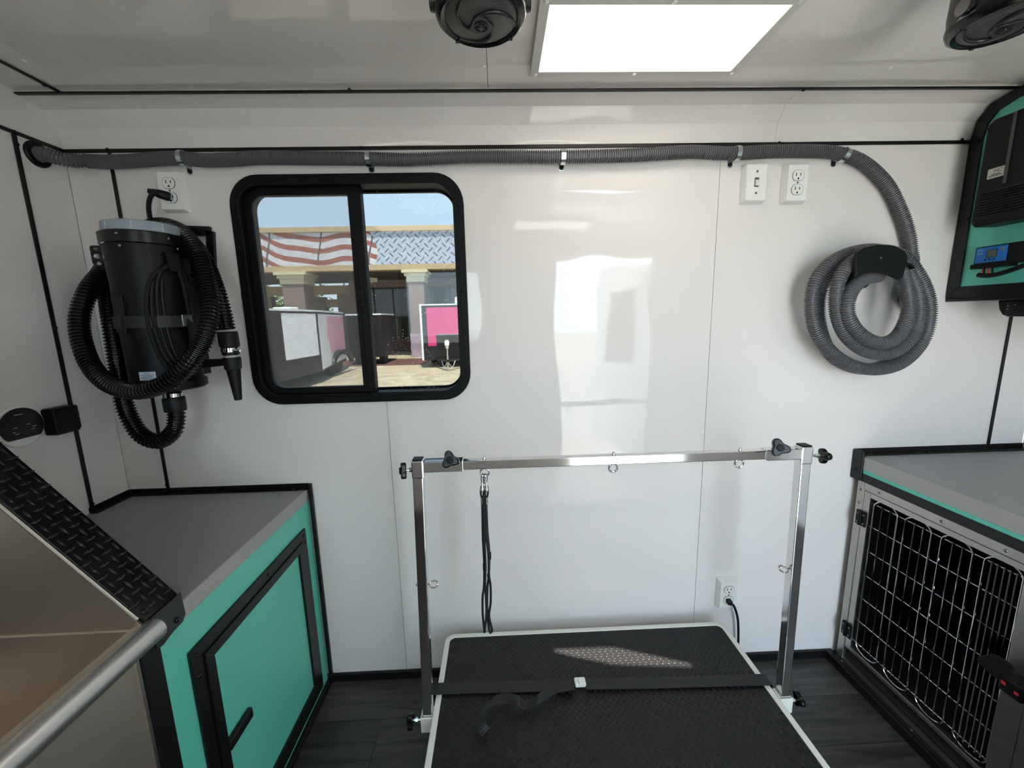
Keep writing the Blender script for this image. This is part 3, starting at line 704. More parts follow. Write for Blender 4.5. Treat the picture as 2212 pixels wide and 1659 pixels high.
# outlet spout below
mk('outlet_spout', cyl(DC+Vector((.005, .0, 1.055)), DC+Vector((.005, 0, 1.094)), .019, 24), m_black, dry)
hc = mk('hose_clamp', MB().lathe(DC+Vector((.005, 0, 1.070)), PZ, [(.0235, 0), (.0235, .012)], 28), m_chrome, dry)
mk('clamp_screw', cyl(DC+Vector((.012, -.025, 1.083)), DC+Vector((.048, -.025, 1.085)), .0025, 8), m_black, hc)
mk('collar', MB().lathe(DC+Vector((.005, 0, 1.028)), PZ, [(.0245, 0), (.0262, .004), (.0262, .036), (.0245, .040)], 28), m_rubber, dry)
# hose: one run, two passes around the canister
def dp(x, y, d): return at(x, y, Y=-d)
dh = [DC+Vector((.005, 0, 1.03)), dp(381, 905, .127), dp(374, 932, .135), dp(345, 953, .14), dp(306, 940, .14), dp(277, 895, .135), dp(262, 840, .13), dp(250, 760, .12), dp(240, 690, .105), dp(234, 630, .075), dp(243, 575, .035),
      dp(280, 520, .028), dp(335, 488, .030), dp(390, 500, .075), dp(425, 545, .115), dp(447, 610, .150), dp(456, 670, .185), dp(440, 735, .215), dp(400, 795, .238), dp(350, 832, .245), dp(295, 845, .240), dp(240, 832, .225), dp(200, 795, .200),
      dp(177, 740, .180), dp(172, 685, .160), dp(190, 630, .130), dp(218, 592, .085), dp(240, 560, .035), dp(290, 515, .026), dp(345, 492, .028), dp(400, 512, .055), dp(440, 560, .085), dp(465, 620, .105), dp(480, 670, .112), dp(490, 712, .115)]
dhose = mk('dryer_hose', corrugated(crom(dh, 8), .0218, .0092, .0042, 18), m_hoseb, dry, recalc=False)
n0 = dp(491, 716, .115); n1 = dp(515, 864, .115); ax = (n1-n0).normalized(); Ln = (n1-n0).length
mk('nozzle_collar', MB().lathe(n0, ax, [(.0225, 0), (.0245, .003), (.0245, Ln*.21), (.021, Ln*.22), (.021, Ln*.33), (.017, Ln*.34)], 28), m_rubber, dry)
nc = mk('hose_clamp', MB().lathe(n0+ax*(Ln*.235), ax, [(.0222, 0), (.0222, .011)], 28), m_chrome, dry)
mk('clamp_screw', cyl(n0+ax*(Ln*.27)+Vector((.018, -.012, 0)), n0+ax*(Ln*.27)+Vector((.034, -.012, 0)), .0045, 10), m_chrome, nc)
mk('nozzle', MB().lathe(n0+ax*(Ln*.37), ax, [(.0215, 0), (.0225, .004), (.0205, Ln*.17), (.0175, Ln*.175), (.0095, Ln*.625), (.008, Ln*.63)], 28), m_rubber, dry)
mk('nozzle_gap', MB().lathe(n0+ax*(Ln*.33), ax, [(.0165, 0), (.0165, Ln*.05)], 20), m_mark, dry)
# cord wound on the front
def cyl_pt(phi, z, r): return DC+Vector((r*math.sin(phi), -r*math.cos(phi), z))
for k in range(4):
    pc, hw = math.radians(66), math.radians(18+7.5*k); zt, zb = 1.425-.004*k, 1.165-.010*k; loop = []
    for i in range(36):
        a = 2*PI*i/36; sx_ = math.sin(a); cz_ = math.cos(a)
        zz = (zt+zb)/2+(zt-zb)/2*cz_
        rr = .0862-.006*(1.47-zz)/.35+.0055
        loop.append(cyl_pt(pc+hw*math.copysign(abs(sx_)**.8, sx_), zz, rr+(.006 if (k % 2 and abs(cz_) > .75) else 0)))
    mk('wound_cord', MB().tube(loop, .0047, 8, closed=True), m_rubber, dry, recalc=False)
mk('cord_hook', MB().prism([cyl_pt(math.radians(60), 1.405, .092), cyl_pt(math.radians(76), 1.405, .092), cyl_pt(math.radians(78), 1.45, .088), cyl_pt(math.radians(58), 1.45, .088)], cyl_pt(math.radians(67), 0, .012)-DC), m_black, dry)
mb = MB(); ns = 48; vs = []
for k in range(ns):
    a = 2*PI*k/ns; r_ = .0985 if math.radians(30) < a < math.radians(105) else .0875
    for rr in (r_, r_+.002):
        for z_ in (1.262, 1.292): vs.append(cyl_pt(a, z_, rr))
fs = []
for k in range(ns):
    a0 = 4*k; b0 = 4*((k+1) % ns); fs += [(a0, b0, b0+1, a0+1), (a0+2, a0+3, b0+3, b0+2), (a0, a0+2, b0+2, b0), (a0+1, b0+1, b0+3, a0+3)]
mb.add(vs, fs); sb_ = mk('strap', mb, m_strap, dry)
q = cyl_pt(math.radians(72), 1.277, .1015); q2 = Vector((math.sin(math.radians(72)), -math.cos(math.radians(72)), 0)); sd_ = Vector((-q2.y, q2.x, 0))
mk('buckle', MB().prism([q-sd_*.013+Vector((0,0,-.014)), q+sd_*.013+Vector((0,0,-.010)), q+sd_*.013+Vector((0,0,.017)), q-sd_*.013+Vector((0,0,.017))], q2*.006), m_zinc, sb_, bev=.001)
mk('strap_tail', MB().prism([q+q2*.007-sd_*.004+Vector((0,0,.010)), q+q2*.007+sd_*.018+Vector((0,0,-.012)), q+q2*.004+sd_*.022+Vector((0,0,-.062)), q+q2*.004+sd_*.010+Vector((0,0,-.062)), q+q2*.007-sd_*.006+Vector((0,0,-.008))], q2*.002), m_strap, sb_)
# maker's label, illegible print as thin lines
la = math.radians(10); lr = .0826
lb = []
for z_ in (1.128, 1.150):
    lb.append([cyl_pt(la+math.radians(-13+26*k/6), z_, lr) for k in range(7)])
mb = MB(); mb.add(lb[0]+lb[1], [(k, k+1, 8+k, 7+k) for k in range(6)]); lab = mk('label', mb, pm('label_white', (196, 204, 214), .5), dry, label='small white maker label')
for i, (z_, w_) in enumerate(((1.146, .4), (1.1415, .9), (1.1375, .8), (1.134, .95), (1.1305, .7))):
    mk('print_line', MB().tube([cyl_pt(la+math.radians((-11+22*k/4)*w_), z_, lr+.0003) for k in range(5)], .0006, 4), m_ink, lab)
# side switch housing on the canister
sw_ = cyl_pt(math.radians(-8), 1.29, .083)
mk('switch_housing', MB().prism([cyl_pt(math.radians(d_), z_, .079) for d_, z_ in ((-32, 1.25), (-8, 1.245), (-4, 1.345), (-30, 1.35))], (cyl_pt(math.radians(-18), 0, .012)-DC)), m_black, dry, bev=.003)
# its plug and lead
pl = at(352, 421, Y=-.07)
pg = empty('dryer_plug', (pl.x, -.06, pl.z-.012), 'black plug and lead in the outlet above the dryer', 'plug')
pc = Vector((-.918, -.0265, 1.624))
mk('plug_body', MB().lathe(pc+Vector((.004, -.004, 0)), (-.75, -.62, .18), [(.010, 0), (.0125, .006), (.0115, .024), (.0075, .040), (.0062, .048)], 16), m_rubber, pg)
pe = pc+Vector((.004, -.004, 0))+Vector((-.75, -.62, .18)).normalized()*.044
mk('lead', MB().tube(crom([pe, at(333, 414, Y=-.066), at(324, 428, Y=-.066), at(321, 448, Y=-.058), at(324, 470, Y=-.050), at(327, 484, Y=-.046)], 8), .0058, 10), m_rubber, pg, recalc=False)

# ================================================================== GROOMING TABLE
TX0, TX1, TYA, TYB, TZ = -.207, .745, -.592, -.058, .215
tab = empty('grooming_table', ((TX0+TX1)/2, (TYA+TYB)/2, 0), 'low black-topped grooming table with white frame and chrome overhead bar', 'grooming table')
def rr_xy(x0, x1, y0, y1, r, z): return [Vector((q.x, q.z, z)) for q in rrect(x0, x1, y0, y1, r, 0)]
mk('frame', MB().ring(rr_xy(TX0, TX1, TYA, TYB, .032, TZ), rr_xy(TX0+.017, TX1-.017, TYA+.017, TYB-.017, .018, TZ), (0, 0, -.036)), m_whitep, tab, bev=.003)
mk('top', MB().prism(rr_xy(TX0+.0165, TX1-.0165, TYA+.0165, TYB-.0165, .018, TZ-.002), (0, 0, -.016)), m_tread, tab)
mk('lift_base', B((TX0+.12, TYA+.08, .001), (TX1-.12, TYB-.06, .06)), m_black, tab, bev=.004)
for k in (0, 1):
    for sx_ in (TX0+.14, TX1-.16): mk('lift_arm', B((sx_, TYA+.1+k*.3, .06), (sx_+.03, TYA+.14+k*.3, TZ-.018)), m_black, tab)
PY = -.325
def obox(a, b, w, h, up=(0, 0, 1)):
    a = Vector(a); b = Vector(b); d = (b-a).normalized(); u = Vector(up); u = (u-d*u.dot(d)).normalized(); s_ = d.cross(u)
    q = [a+s_*(i*w/2)+u*(j*h/2) for i, j in ((-1,-1),(1,-1),(1,1),(-1,1))]
    return MB().prism(q, b-a)
def knob(c, axis, parent, r=.021, rot=0):
    """three-lobed clamp knob with its threaded stem"""
    ax = Vector(axis).normalized(); u = ax.orthogonal().normalized(); w = ax.cross(u); c = Vector(c); loop = []
    for k in range(48):
        a = 2*PI*k/48+rot; rad = r*(.80+.20*math.cos(3*a)); loop.append(c+u*(rad*math.cos(a))+w*(rad*math.sin(a)))
    k_ = mk('knob', MB().prism(loop, ax*.013), m_blackgl, parent, bev=.003, seg=3)
    mk('knob_hub', MB().lathe(c+ax*.013, ax, [(.009, 0), (.008, .003), (.004, .0032)], 20), m_black, k_)
    mk('stem', cyl(c-ax*.022, c+ax*.001, .0032, 10), m_chrome, k_)
    mk('nut', cyl(c-ax*.014, c-ax*.007, .0062, 6), m_zinc, k_)
    return k_
def eye(c, axis, parent, r=.0105, stem=.03, rn=None):
    """eye bolt: ring centre c, shank along axis"""
    ax = Vector(axis).normalized(); c = Vector(c); n = Vector(rn) if rn else Vector((0, -1, 0)); n = (n-ax*n.dot(ax)).normalized(); t = ax.cross(n)
    k_ = mk('eye_bolt', MB().tube([c+ax*(r*math.cos(a))+t*(r*math.sin(a)) for a in [2*PI*k/24 for k in range(24)]], .0025, 8, closed=True), m_chrome, parent, recalc=False)
    mk('shank', cyl(c+ax*r, c+ax*(r+stem), .0022, 8), m_chrome, k_)
    mk('cap_nut', MB().lathe(c+ax*(r+stem), ax, [(.0038, -.006), (.0038, 0), (.001, .003)], 10), m_chrome, k_)
    return k_
posts = []
for sgn, xb, xt in ((-1, -.2215, -.2045), (1, .7655, .7540)):
    zt = at(903, 992, Y=PY).z if sgn < 0 else at(1740, 962, Y=PY).z
    po = mk('post', obox((xb, PY, .170), (xt, PY, zt-.004), .025, .025, (0, 1, 0)), m_chrome, tab, bev=.002)
    mk('post_cap', B((xt-.0145, PY-.0145, zt-.045), (xt+.0145, PY+.0145, zt)), m_chrome, po, bev=.003)
    mk('post_cap_top', B((xt-.012, PY-.012, zt), (xt+.012, PY+.012, zt+.003)), m_black, po, bev=.001)
    xs_ = TX0 if sgn < 0 else TX1
    so_ = mk('post_socket', MB().ring([(xb+i*.0175, PY+j*.0175, TZ-.003) for i, j in ((-1,-1),(1,-1),(1,1),(-1,1))], [(xb+i*.0135, PY+j*.0135, TZ-.003) for i, j in ((-1,-1),(1,-1),(1,1),(-1,1))], (0, 0, -.045)), m_whitep, tab, bev=.001)
    knob((xb+sgn*.042, PY, TZ-.026), (sgn, 0, 0), so_, .022, .4)
    posts.append(po)
    pz_ = at(918, 1262, Y=PY).z if sgn < 0 else at(1708, 1228, Y=PY).z
    f_ = (pz_-.17)/(zt-.17); xx = xb+(xt-xb)*f_
    eye((xx-sgn*.028, PY, pz_), (sgn, 0, 0), po, .010, .034, (0, -.35, .94))
bl = at(915, 1002.5, Y=PY); br = at(1728, 977, Y=PY)
bl.z = at(960, 1004, Y=PY).z; br.z = at(1690, 979, Y=PY).z; bl.x = -.19; br.x = .74
bdir = (br-bl).normalized()
def onbar(px_): return bl+(br-bl)*((at(px_, 990, Y=PY).x-bl.x)/(br.x-bl.x))
bar = mk('overhead_bar', obox(onbar(985), onbar(1665), .022, .022), m_chrome, tab, bev=.002)
ls = mk('bar_sleeve', obox(bl, onbar(1001), .0275, .0275), m_chrome, tab, bev=.002)
rs = mk('bar_sleeve', obox(onbar(1648), br, .0275, .0275), m_chrome, tab, bev=.002)
knob(at(974, 993, Y=PY-.031), (-.12, -1, .28), ls, .0225, .9)
knob(at(1681, 968, Y=PY-.033), (-.25, -1, .42), rs, .0235, .25)
knob(at(877, 1016, Y=PY), (-1, -.35, .05), posts[0], .0215, .2)
knob(at(1775, 985, Y=PY), (1, -.1, -.05), posts[1], .021, 1.1)
for px_ in (1046, 1325, 1597):
    c = onbar(px_); eye(c+Vector((0, 0, -.0225)), (0, 0, 1), bar, .0105, .028)
# ------ leads
def lead(pts_a, pts_b, top, label, slide, lo):
    e = empty('grooming_lead', at(1050, 1368, Y=PY-.006), label, 'dog lead', 'black cord leads hanging from the bar')
    y_ = PY-.002
    P = [at(x, yv, Y=y_) for x, yv in pts_a]; Q = [at(x, yv, Y=y_-.004) for x, yv in pts_b]
    mk('cord', MB().tube(crom(P, 8), .0030, 8), m_nylon, e, recalc=False)
    mk('cord', MB().tube(crom(Q, 8), .0030, 8), m_nylon, e, recalc=False)
    t = at(*top, Y=y_)
    mk('ferrule', cyl(at(top[0], 1074, Y=y_), at(top[0]+.4, 1088, Y=y_), .0042, 12), m_chrome, e)
    mk('cord_loop', MB().tube([at(top[0]+3.2*math.sin(a), 1062+13*math.cos(a), Y=y_) for a in [2*PI*k/16 for k in range(16)]], .0024, 6, closed=True), m_nylon, e, recalc=False)
    sn = mk('snap_hook', MB().lathe(at(top[0], 1052, Y=y_), (0, 0, 1), [(.0048, -.010), (.0052, -.004), (.0034, .002), (.0026, .006), (.0032, .010), (.0026, .014)], 14), m_chrome, e)
    c = at((top[0]+1045.5)/2, 1034, Y=y_)
    mk('hook_ring', MB().tube([c+Vector((.0045*math.sin(a), .002*math.sin(a), .0125*math.cos(a))) for a in [2*PI*k/20 for k in range(20)]], .0016, 6, closed=True), m_chrome, sn, recalc=False)
    mk('swivel_ring', MB().tube([at(top[0], 1058.5, Y=y_)+Vector((.0052*math.cos(a), 0, .0052*math.sin(a))) for a in [2*PI*k/16 for k in range(16)]], .0014, 6, closed=True), m_chrome, sn, recalc=False)
    mk('slide', cyl(at(*slide[0], Y=y_-.002), at(*slide[1], Y=y_-.002), .0052, 12), m_gauge, e)
    mk('knot', cyl(at(*lo, Y=y_-.002)+Vector((0,0,-.004)), at(*lo, Y=y_-.002)+Vector((0,0,.004)), .0042, 10), m_nylon, e)
lead([(1041.5, 1072), (1042, 1100), (1043, 1160), (1046, 1215), (1045.5, 1266), (1042.5, 1290), (1043, 1330), (1047, 1366)],
     [(1044, 1072), (1046, 1110), (1046.5, 1165), (1048.5, 1215), (1048, 1266), (1050, 1295), (1050.5, 1330), (1046, 1366)],
     (1041.5, 1062), 'black cord grooming lead hanging from the bar, the left one of two', ((1047, 1218), (1047.3, 1231)), (1046.5, 1268))
lead([(1050.5, 1072), (1051, 1105), (1053, 1150), (1057, 1195), (1056, 1240), (1053, 1270), (1052.5, 1320), (1057, 1362), (1061, 1366)],
     [(1048.5, 1072), (1049.5, 1110), (1051, 1160), (1055, 1200), (1056, 1240), (1059.5, 1265), (1060, 1300), (1056.5, 1330), (1062.5, 1360), (1061, 1366)],
     (1050.8, 1062), 'black cord grooming lead hanging from the bar, the right one of two', ((1057, 1194), (1057, 1207)), (1055.5, 1243))
# ------ strap across the table
def ribbon(path, wdir, w, t=.0016):
    mb = MB(); vs = []; n = len(path)
    for i, p_ in enumerate(path):
        d = (path[min(i+1, n-1)]-path[max(i-1, 0)]).normalized(); wd = Vector(wdir[i] if isinstance(wdir, list) else wdir).normalized(); nn = d.cross(wd).normalized()
        for a, b in ((-1, 0), (1, 0), (1, 1), (-1, 1)): vs.append(p_+wd*(a*w/2)+nn*(b*t))
    fs = [(3, 2, 1, 0), tuple(4*(n-1)+k for k in range(4))]
    for i in range(n-1):
        for k in range(4): fs.append((4*i+k, 4*i+(k+1) % 4, 4*i+4+(k+1) % 4, 4*i+4+k))
    return mb.add(vs, fs)
sy_l = at(944, 1494, Z=TZ+.002).y; sy_r = at(1650, 1474, Z=TZ+.002).y
stp = empty('table_strap', (.27, (sy_l+sy_r)/2, TZ), 'black webbing strap lying across the grooming table with a white buckle', 'strap')
bx_ = at(1252, 1476, Z=TZ+.004)
def sy(x): return .007+sy_l+(sy_r-sy_l)*(x-TX0)/(TX1-TX0)
pth = [Vector((TX0-.006, sy(TX0), TZ-.03)), Vector((TX0-.006, sy(TX0), TZ-.004)), Vector((TX0-.003, sy(TX0), TZ+.0025)), Vector((TX0+.02, sy(TX0), TZ+.003))]+[Vector((x, sy(x), TZ+.003)) for x in (0, .1)]+[Vector((bx_.x-.02, sy(bx_.x), TZ+.006))]
mk('webbing', ribbon(crom(pth, 3), (0, 1, 0), .036), m_strap, stp)
pth = [Vector((bx_.x+.015, sy(bx_.x), TZ+.006))]+[Vector((x, sy(x), TZ+.003)) for x in (.4, .55)]+[Vector((TX1-.02, sy(TX1), TZ+.003)), Vector((TX1+.003, sy(TX1), TZ+.0025)), Vector((TX1+.006, sy(TX1), TZ-.004)), Vector((TX1+.006, sy(TX1), TZ-.03))]
mk('webbing', ribbon(crom(pth, 3), (0, 1, 0), .036), m_strap, stp)
bk_ = mk('buckle', B((bx_.x-.015, sy(bx_.x)-.009, TZ+.002), (bx_.x+.017, sy(bx_.x)+.016, TZ+.015)), m_white, stp, bev=.004, seg=3)
mk('buckle_tab', B((bx_.x-.004, sy(bx_.x)-.012, TZ+.014), (bx_.x+.008, sy(bx_.x)+.008, TZ+.019)), m_white, bk_, bev=.002)
tl_ = [at(x, yv, Z=TZ+.011+h) for x, yv, h in ((1238, 1480, .006), (1200, 1487, .010), (1170, 1505, .018), (1135, 1524, .003), (1118, 1514, .016), (1090, 1508, .010), (1060, 1518, .006), (1043, 1538, .016), (1039, 1566, .012), (1050, 1583, .004))]
wd_ = [(0, 1, .1), (.1, 1, .3), (.3, .8, .5), (.3, .8, .1), (0, .9, .5), (0, 1, .3), (.5, .8, .2), (.9, .2, .5), (1, .1, .4), (.7, .7, .1)]
cp_ = crom(tl_, 4); wdl = [Vector(wd_[min(i//4, 9)]).lerp(Vector(wd_[min(i//4+1, 9)]), (i % 4)/4) for i in range(len(cp_))]
mk('loose_tail', ribbon(cp_, wdl, .026), m_strap, stp)
# ------ lead of the lift table
pc2 = at(1574, 1298, Y=-.028)
tp = empty('table_plug', (pc2.x, -.03, .05), 'black plug and cord in the low outlet behind the table', 'plug')
mk('plug_body', MB().prism([(pc2.x-.010, -.0258, pc2.z-.006), (pc2.x+.006, -.0258, pc2.z-.006), (pc2.x+.006, -.0258, pc2.z+.009), (pc2.x-.010, -.0258, pc2.z+.009)], (0, -.018, 0)), m_rubber, tp, bev=.003)
mk('cord', MB().tube(crom([Vector((pc2.x-.002, -.040, pc2.z-.004)), at(1583, 1306, Y=-.040), at(1589, 1318, Y=-.034), at(1594, 1340, Y=-.028), at(1595, 1375, Y=-.025), at(1594, 1400, Y=-.025)], 8), .0040, 10), m_rubber, tp, recalc=False)

# ================================================================== KENNEL under the right-hand counter
KX = 1.20
ken = empty('dog_kennel', (1.48, -.28, 0), 'stainless dog kennel with wire grille door under the right counter', 'kennel')
KY0 = -.60
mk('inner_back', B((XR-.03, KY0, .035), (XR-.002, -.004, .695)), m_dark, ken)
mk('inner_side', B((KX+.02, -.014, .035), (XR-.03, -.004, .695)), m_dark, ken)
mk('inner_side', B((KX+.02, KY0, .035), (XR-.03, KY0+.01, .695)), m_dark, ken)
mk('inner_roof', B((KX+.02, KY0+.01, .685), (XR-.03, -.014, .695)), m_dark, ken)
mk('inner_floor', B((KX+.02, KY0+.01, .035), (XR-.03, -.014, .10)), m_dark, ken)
fr = MB()
def kbar(y0, y1, z0, z1, x0=KX, x1=KX+.022): return B((x0, y0, z0), (x1, y1, z1))
mk('frame_stile', kbar(-.049, -.024, .034, .701), m_steeld, ken, bev=.0012)
mk('frame_rail', kbar(-.5, -.049, .676, .701), m_steeld, ken, bev=.0012)
mk('frame_stile', kbar(-.536, -.503, .034, .701), m_steeld, ken, bev=.0012)
mk('frame_stile', kbar(-.60, -.5375, .034, .701), m_steeld, ken, bev=.0012)
mk('frame_rail', kbar(-.503, -.049, .034, .040, KX-.004, KX+.01), m_steeld, ken)
mk('sill', kbar(-.503, -.049, .040, .080, KX+.012, KX+.02), m_trim, ken)
for y_, z_ in ((-.037, .672), (-.036, .625), (-.10, .688), (-.28, .688), (-.42, .688)): screw(ken, (KX, y_, z_), NX, SCS, .9)
kd = mk('door', kbar(-.0715, -.0505, .086, .674, KX+.001, KX+.018), m_steeld, ken, bev=.001)
mk('door_rail', kbar(-.460, -.0715, .658, .674, KX+.001, KX+.018), m_steeld, kd, bev=.001)
mk('door_rail', kbar(-.460, -.0715, .086, .100, KX+.001, KX+.018), m_steeld, kd, bev=.001)
mk('door_stile', kbar(-.5015, -.460, .086, .674, KX+.001, KX+.018), m_steeld, kd, bev=.001)
wx = KX+.006; wr_ = .0019
def wire(path, r=wr_, seg=6): return mk('wire', MB().tube(path, r, seg), m_chrome if r > .0018 else m_chrome, kd, recalc=False)
for z_ in (.639, .559, .472, .385, .298, .211, .128): wire([(wx+.004, -.0705, z_), (wx+.004, -.461, z_)], .0015)
hoops = [((-.085, -.160), (-.111, -.137)), ((-.184, -.257), (-.210, -.234)), ((-.283, -.356), (-.309, -.332)), ((-.381, -.456), (-.395, -.407, -.420, -.432, -.444))]
for (ya, yb), inner in hoops:
    c = (ya+yb)/2; hw = (ya-yb)/2; path = []
    for k in range(13): a = PI*k/12; path.append(Vector((wx, c+hw*math.cos(a), .635+.026*math.sin(a))))
    for k in range(13): a = PI*k/12; path.append(Vector((wx, c-hw*math.cos(a), .128-.021*math.sin(a))))
    mk('wire_hoop', MB().tube(path, wr_, 8, closed=True), m_chrome, kd, recalc=False)
    for y_ in inner: wire([(wx, y_, .645), (wx, y_, .124)])
for z0 in (.552, .130):
    hb = mk('hinge', B((KX-.006, -.072, z0), (KX-.0005, -.036, z0+.050)), m_black, kd, bev=.002)
    mk('hinge_pin', cyl((KX-.008, -.054, z0+.002), (KX-.008, -.054, z0+.048), .005, 12), m_black, kd)
    for dy in (-.064, -.044):
        for dz in (.010, .040): screw(hb, (KX-.006, dy, z0+dz), NX, SCS, .75)
# paddle latch
pd = [at(x, yv, X=1.158) for x, yv in ((2108, 1424), (2118, 1415), (2140, 1411), (2160, 1416), (2178, 1428), (2190, 1438), (2182, 1455), (2168, 1468), (2150, 1462), (2125, 1442))]
lt_ = mk('latch_paddle', MB().prism([Vector((1.158, p_.y, p_.z)) for p_ in pd], (.008, 0, -.010)), m_black, kd, bev=.003, seg=3)
mk('latch_body', B((1.160, -.522, .372), (1.199, -.478, .412)), m_black, kd, bev=.005, seg=3)
mk('latch_mark', B((1.1592, -.492, .392), (1.1602, -.484, .399)), m_red, kd)
mk('latch_mark', B((1.1592, -.516, .388), (1.1602, -.508, .395)), m_red, kd)
mk('latch_pin', B((1.160, -.476, .408), (1.170, -.455, .413)), m_chrome, kd)
mk('catch', B((1.155, -.566, .362), (1.199, -.530, .440)), m_steeld, ken, bev=.008, seg=3)
mk('catch_pad', B((1.152, -.560, .370), (1.156, -.536, .432)), m_black, ken, bev=.004)
# base trim at the kennel foot
bt_ = mk('base_trim', B((KX-.028, -.60, .0005), (KX+.012, -.012, .033)), m_trim, ken, bev=.002)
for y_ in (-.06, -.30, -.52): screw(bt_, (KX-.01, y_, .033), PZ, SCS, .7)
# counter
kc = empty('counter_top', (1.5, -.3, .702), 'grey counter top with teal stripe above the wire kennel', 'counter')
mk('slab', B((KX-.001, -.62, .744), (XR-.001, -.002, .784)), m_counter, kc)
mk('edge_strip', B((KX-.005, -.62, .743), (KX-.001, -.040, .785)), m_lip, kc, bev=.001)
mk('teal_band', B((KX-.003, -.62, .730), (KX+.02, -.040, .743)), m_teal, kc)
mk('black_band', B((KX-.005, -.62, .7025), (KX+.02, -.040, .730)), m_trim, kc, bev=.001)
mk('corner_trim', B((KX-.010, -.040, .7025), (KX-.0015, -.001, .803)), m_trim, kc, bev=.003)
kb = mk('back_trim', B((KX-.006, -.0035, .785), (XR-.001, -.0005, .803)), m_trim, kc, bev=.001)
mk('back_trim_foot', B((KX-.001, -.026, .7842), (XR-.001, -.0035, .787)), m_trim, kb)
mk('corner_bracket', B((XR-.02, -.06, .785), (XR-.001, -.030, .812)), m_trim, kc, bev=.002)
for x_ in (1.24, 1.44, 1.70): screw(kc, (x_, -.015, .787), PZ)
screw(kc, (KX-.010, -.020, .738), NX, None, 1.0)

# ================================================================== UPPER RIGHT CABINET (electrics)
UX = 1.436
up = empty('wall_cabinet', (1.6, -.35, 1.29), 'teal upper cabinet with black trim in the top right corner', 'cabinet')
prof = [(-.003, 1.296), (-.003, 1.752), (-.014, 1.808), (-.043, 1.842), (-.100, 1.8535), (-.70, 1.859), (-.70, 1.296)]
mk('body', MB().prism([(UX+.0019, y_, z_) for y_, z_ in prof], (XR-UX-.004, 0, 0)), m_teal, up)
inner = [(-.036, 1.330), (-.036, 1.752), (-.043, 1.790), (-.064, 1.815), (-.104, 1.827), (-.70, 1.833), (-.70, 1.330)]
nI = len(prof)
for k in range(5):
    j = k+1
    if k == 0: q = [prof[0], prof[1], inner[1], inner[0]]
    else: q = [prof[k], prof[j], inner[j], inner[k]]
    mk('face_trim', MB().prism([(UX-.004, y_, z_) for y_, z_ in q], (.0058, 0, 0)), m_trim, up, bev=.001)
mk('face_trim', MB().prism([(UX-.004, y_, z_) for y_, z_ in (prof[0], inner[0], inner[6], prof[6])], (.0058, 0, 0)), m_trim, up, bev=.001)
mk('bottom_trim', B((UX-.002, -.70, 1.285), (XR-.002, -.003, 1.2955)), m_trim, up, bev=.001)
for y_, z_ in ((-.02, 1.30), (-.03, 1.75), (-.03, 1.53)): screw(up, (UX-.004, y_, z_), NX)
# inverter
inv = empty('power_inverter', (1.38, -.22, 1.487), 'black vented power inverter box on the teal upper cabinet', 'inverter')
IX = 1.350
mk('case', MB().prism([(IX, y_, z_) for y_, z_ in ((-.104, 1.500), (-.108, 1.757), (-.122, 1.768), (-.36, 1.768), (-.36, 1.487), (-.114, 1.487))], (1.4155-IX, 0, 0)), m_black, inv, bev=.005, seg=3)
mk('rib', B((IX-.004, -.173, 1.590), (IX, -.168, 1.765)), pm('rib_grey', (70, 68, 68), .4), inv)
for k in range(10):
    z_ = 1.508+k*.0070
    mk('louver', MB().prism([(IX-.0005, -.350, z_), (IX-.0005, -.119, z_), (IX-.004, -.119, z_+.0030), (IX-.004, -.350, z_+.0030)], (.001, 0, .0018)), m_black, inv)
mk('vent_recess', B((IX-.0004, -.352, 1.505), (IX+.0002, -.117, 1.580)), m_dark, inv)
sk = mk('sticker', MB().prism([Vector((IX-.0006, q.x, q.z)) for q in rrect(-.165, -.128, 1.611, 1.637, .002, 0)], (.0006, 0, 0)), pm('sticker_grey', (196, 194, 182), .5), inv)
def text_mesh(name, body, size, org, xdir, ydir, mat, parent, shear=0):
    cu = bpy.data.curves.new('lettering', 'FONT'); cu.body = body; cu.size = size; cu.align_x = 'CENTER'; cu.align_y = 'CENTER'; cu.shear = shear; cu.extrude = .0001
    to = bpy.data.objects.new('tmp', cu); COL.objects.link(to); bpy.context.view_layer.update()
    me = bpy.data.meshes.new_from_object(to.evaluated_get(bpy.context.evaluated_depsgraph_get())); bpy.data.objects.remove(to)
    X_ = Vector(xdir); Y_ = Vector(ydir); Z_ = X_.cross(Y_); m3 = Matrix((X_, Y_, Z_)).transposed().to_4x4(); me.transform(m3); me.materials.clear(); me.materials.append(mat)
    return put(name, me, org, parent)
text_mesh('lettering', 'HC', .0125, (IX-.0008, -.150, 1.629), (0, -1, 0), (0, 0, 1), m_ink, sk, .25)
for z_, w_ in ((1.6205, .020), (1.6170, .029)): mk('print_line', B((IX-.0009, -.1465-w_/2, z_-.0011), (IX-.0006, -.1465+w_/2, z_+.0011)), m_ink, sk)
for y_, z_ in ((-.113, 1.500), (-.115, 1.748)): screw(inv, (IX, y_, z_), NX)
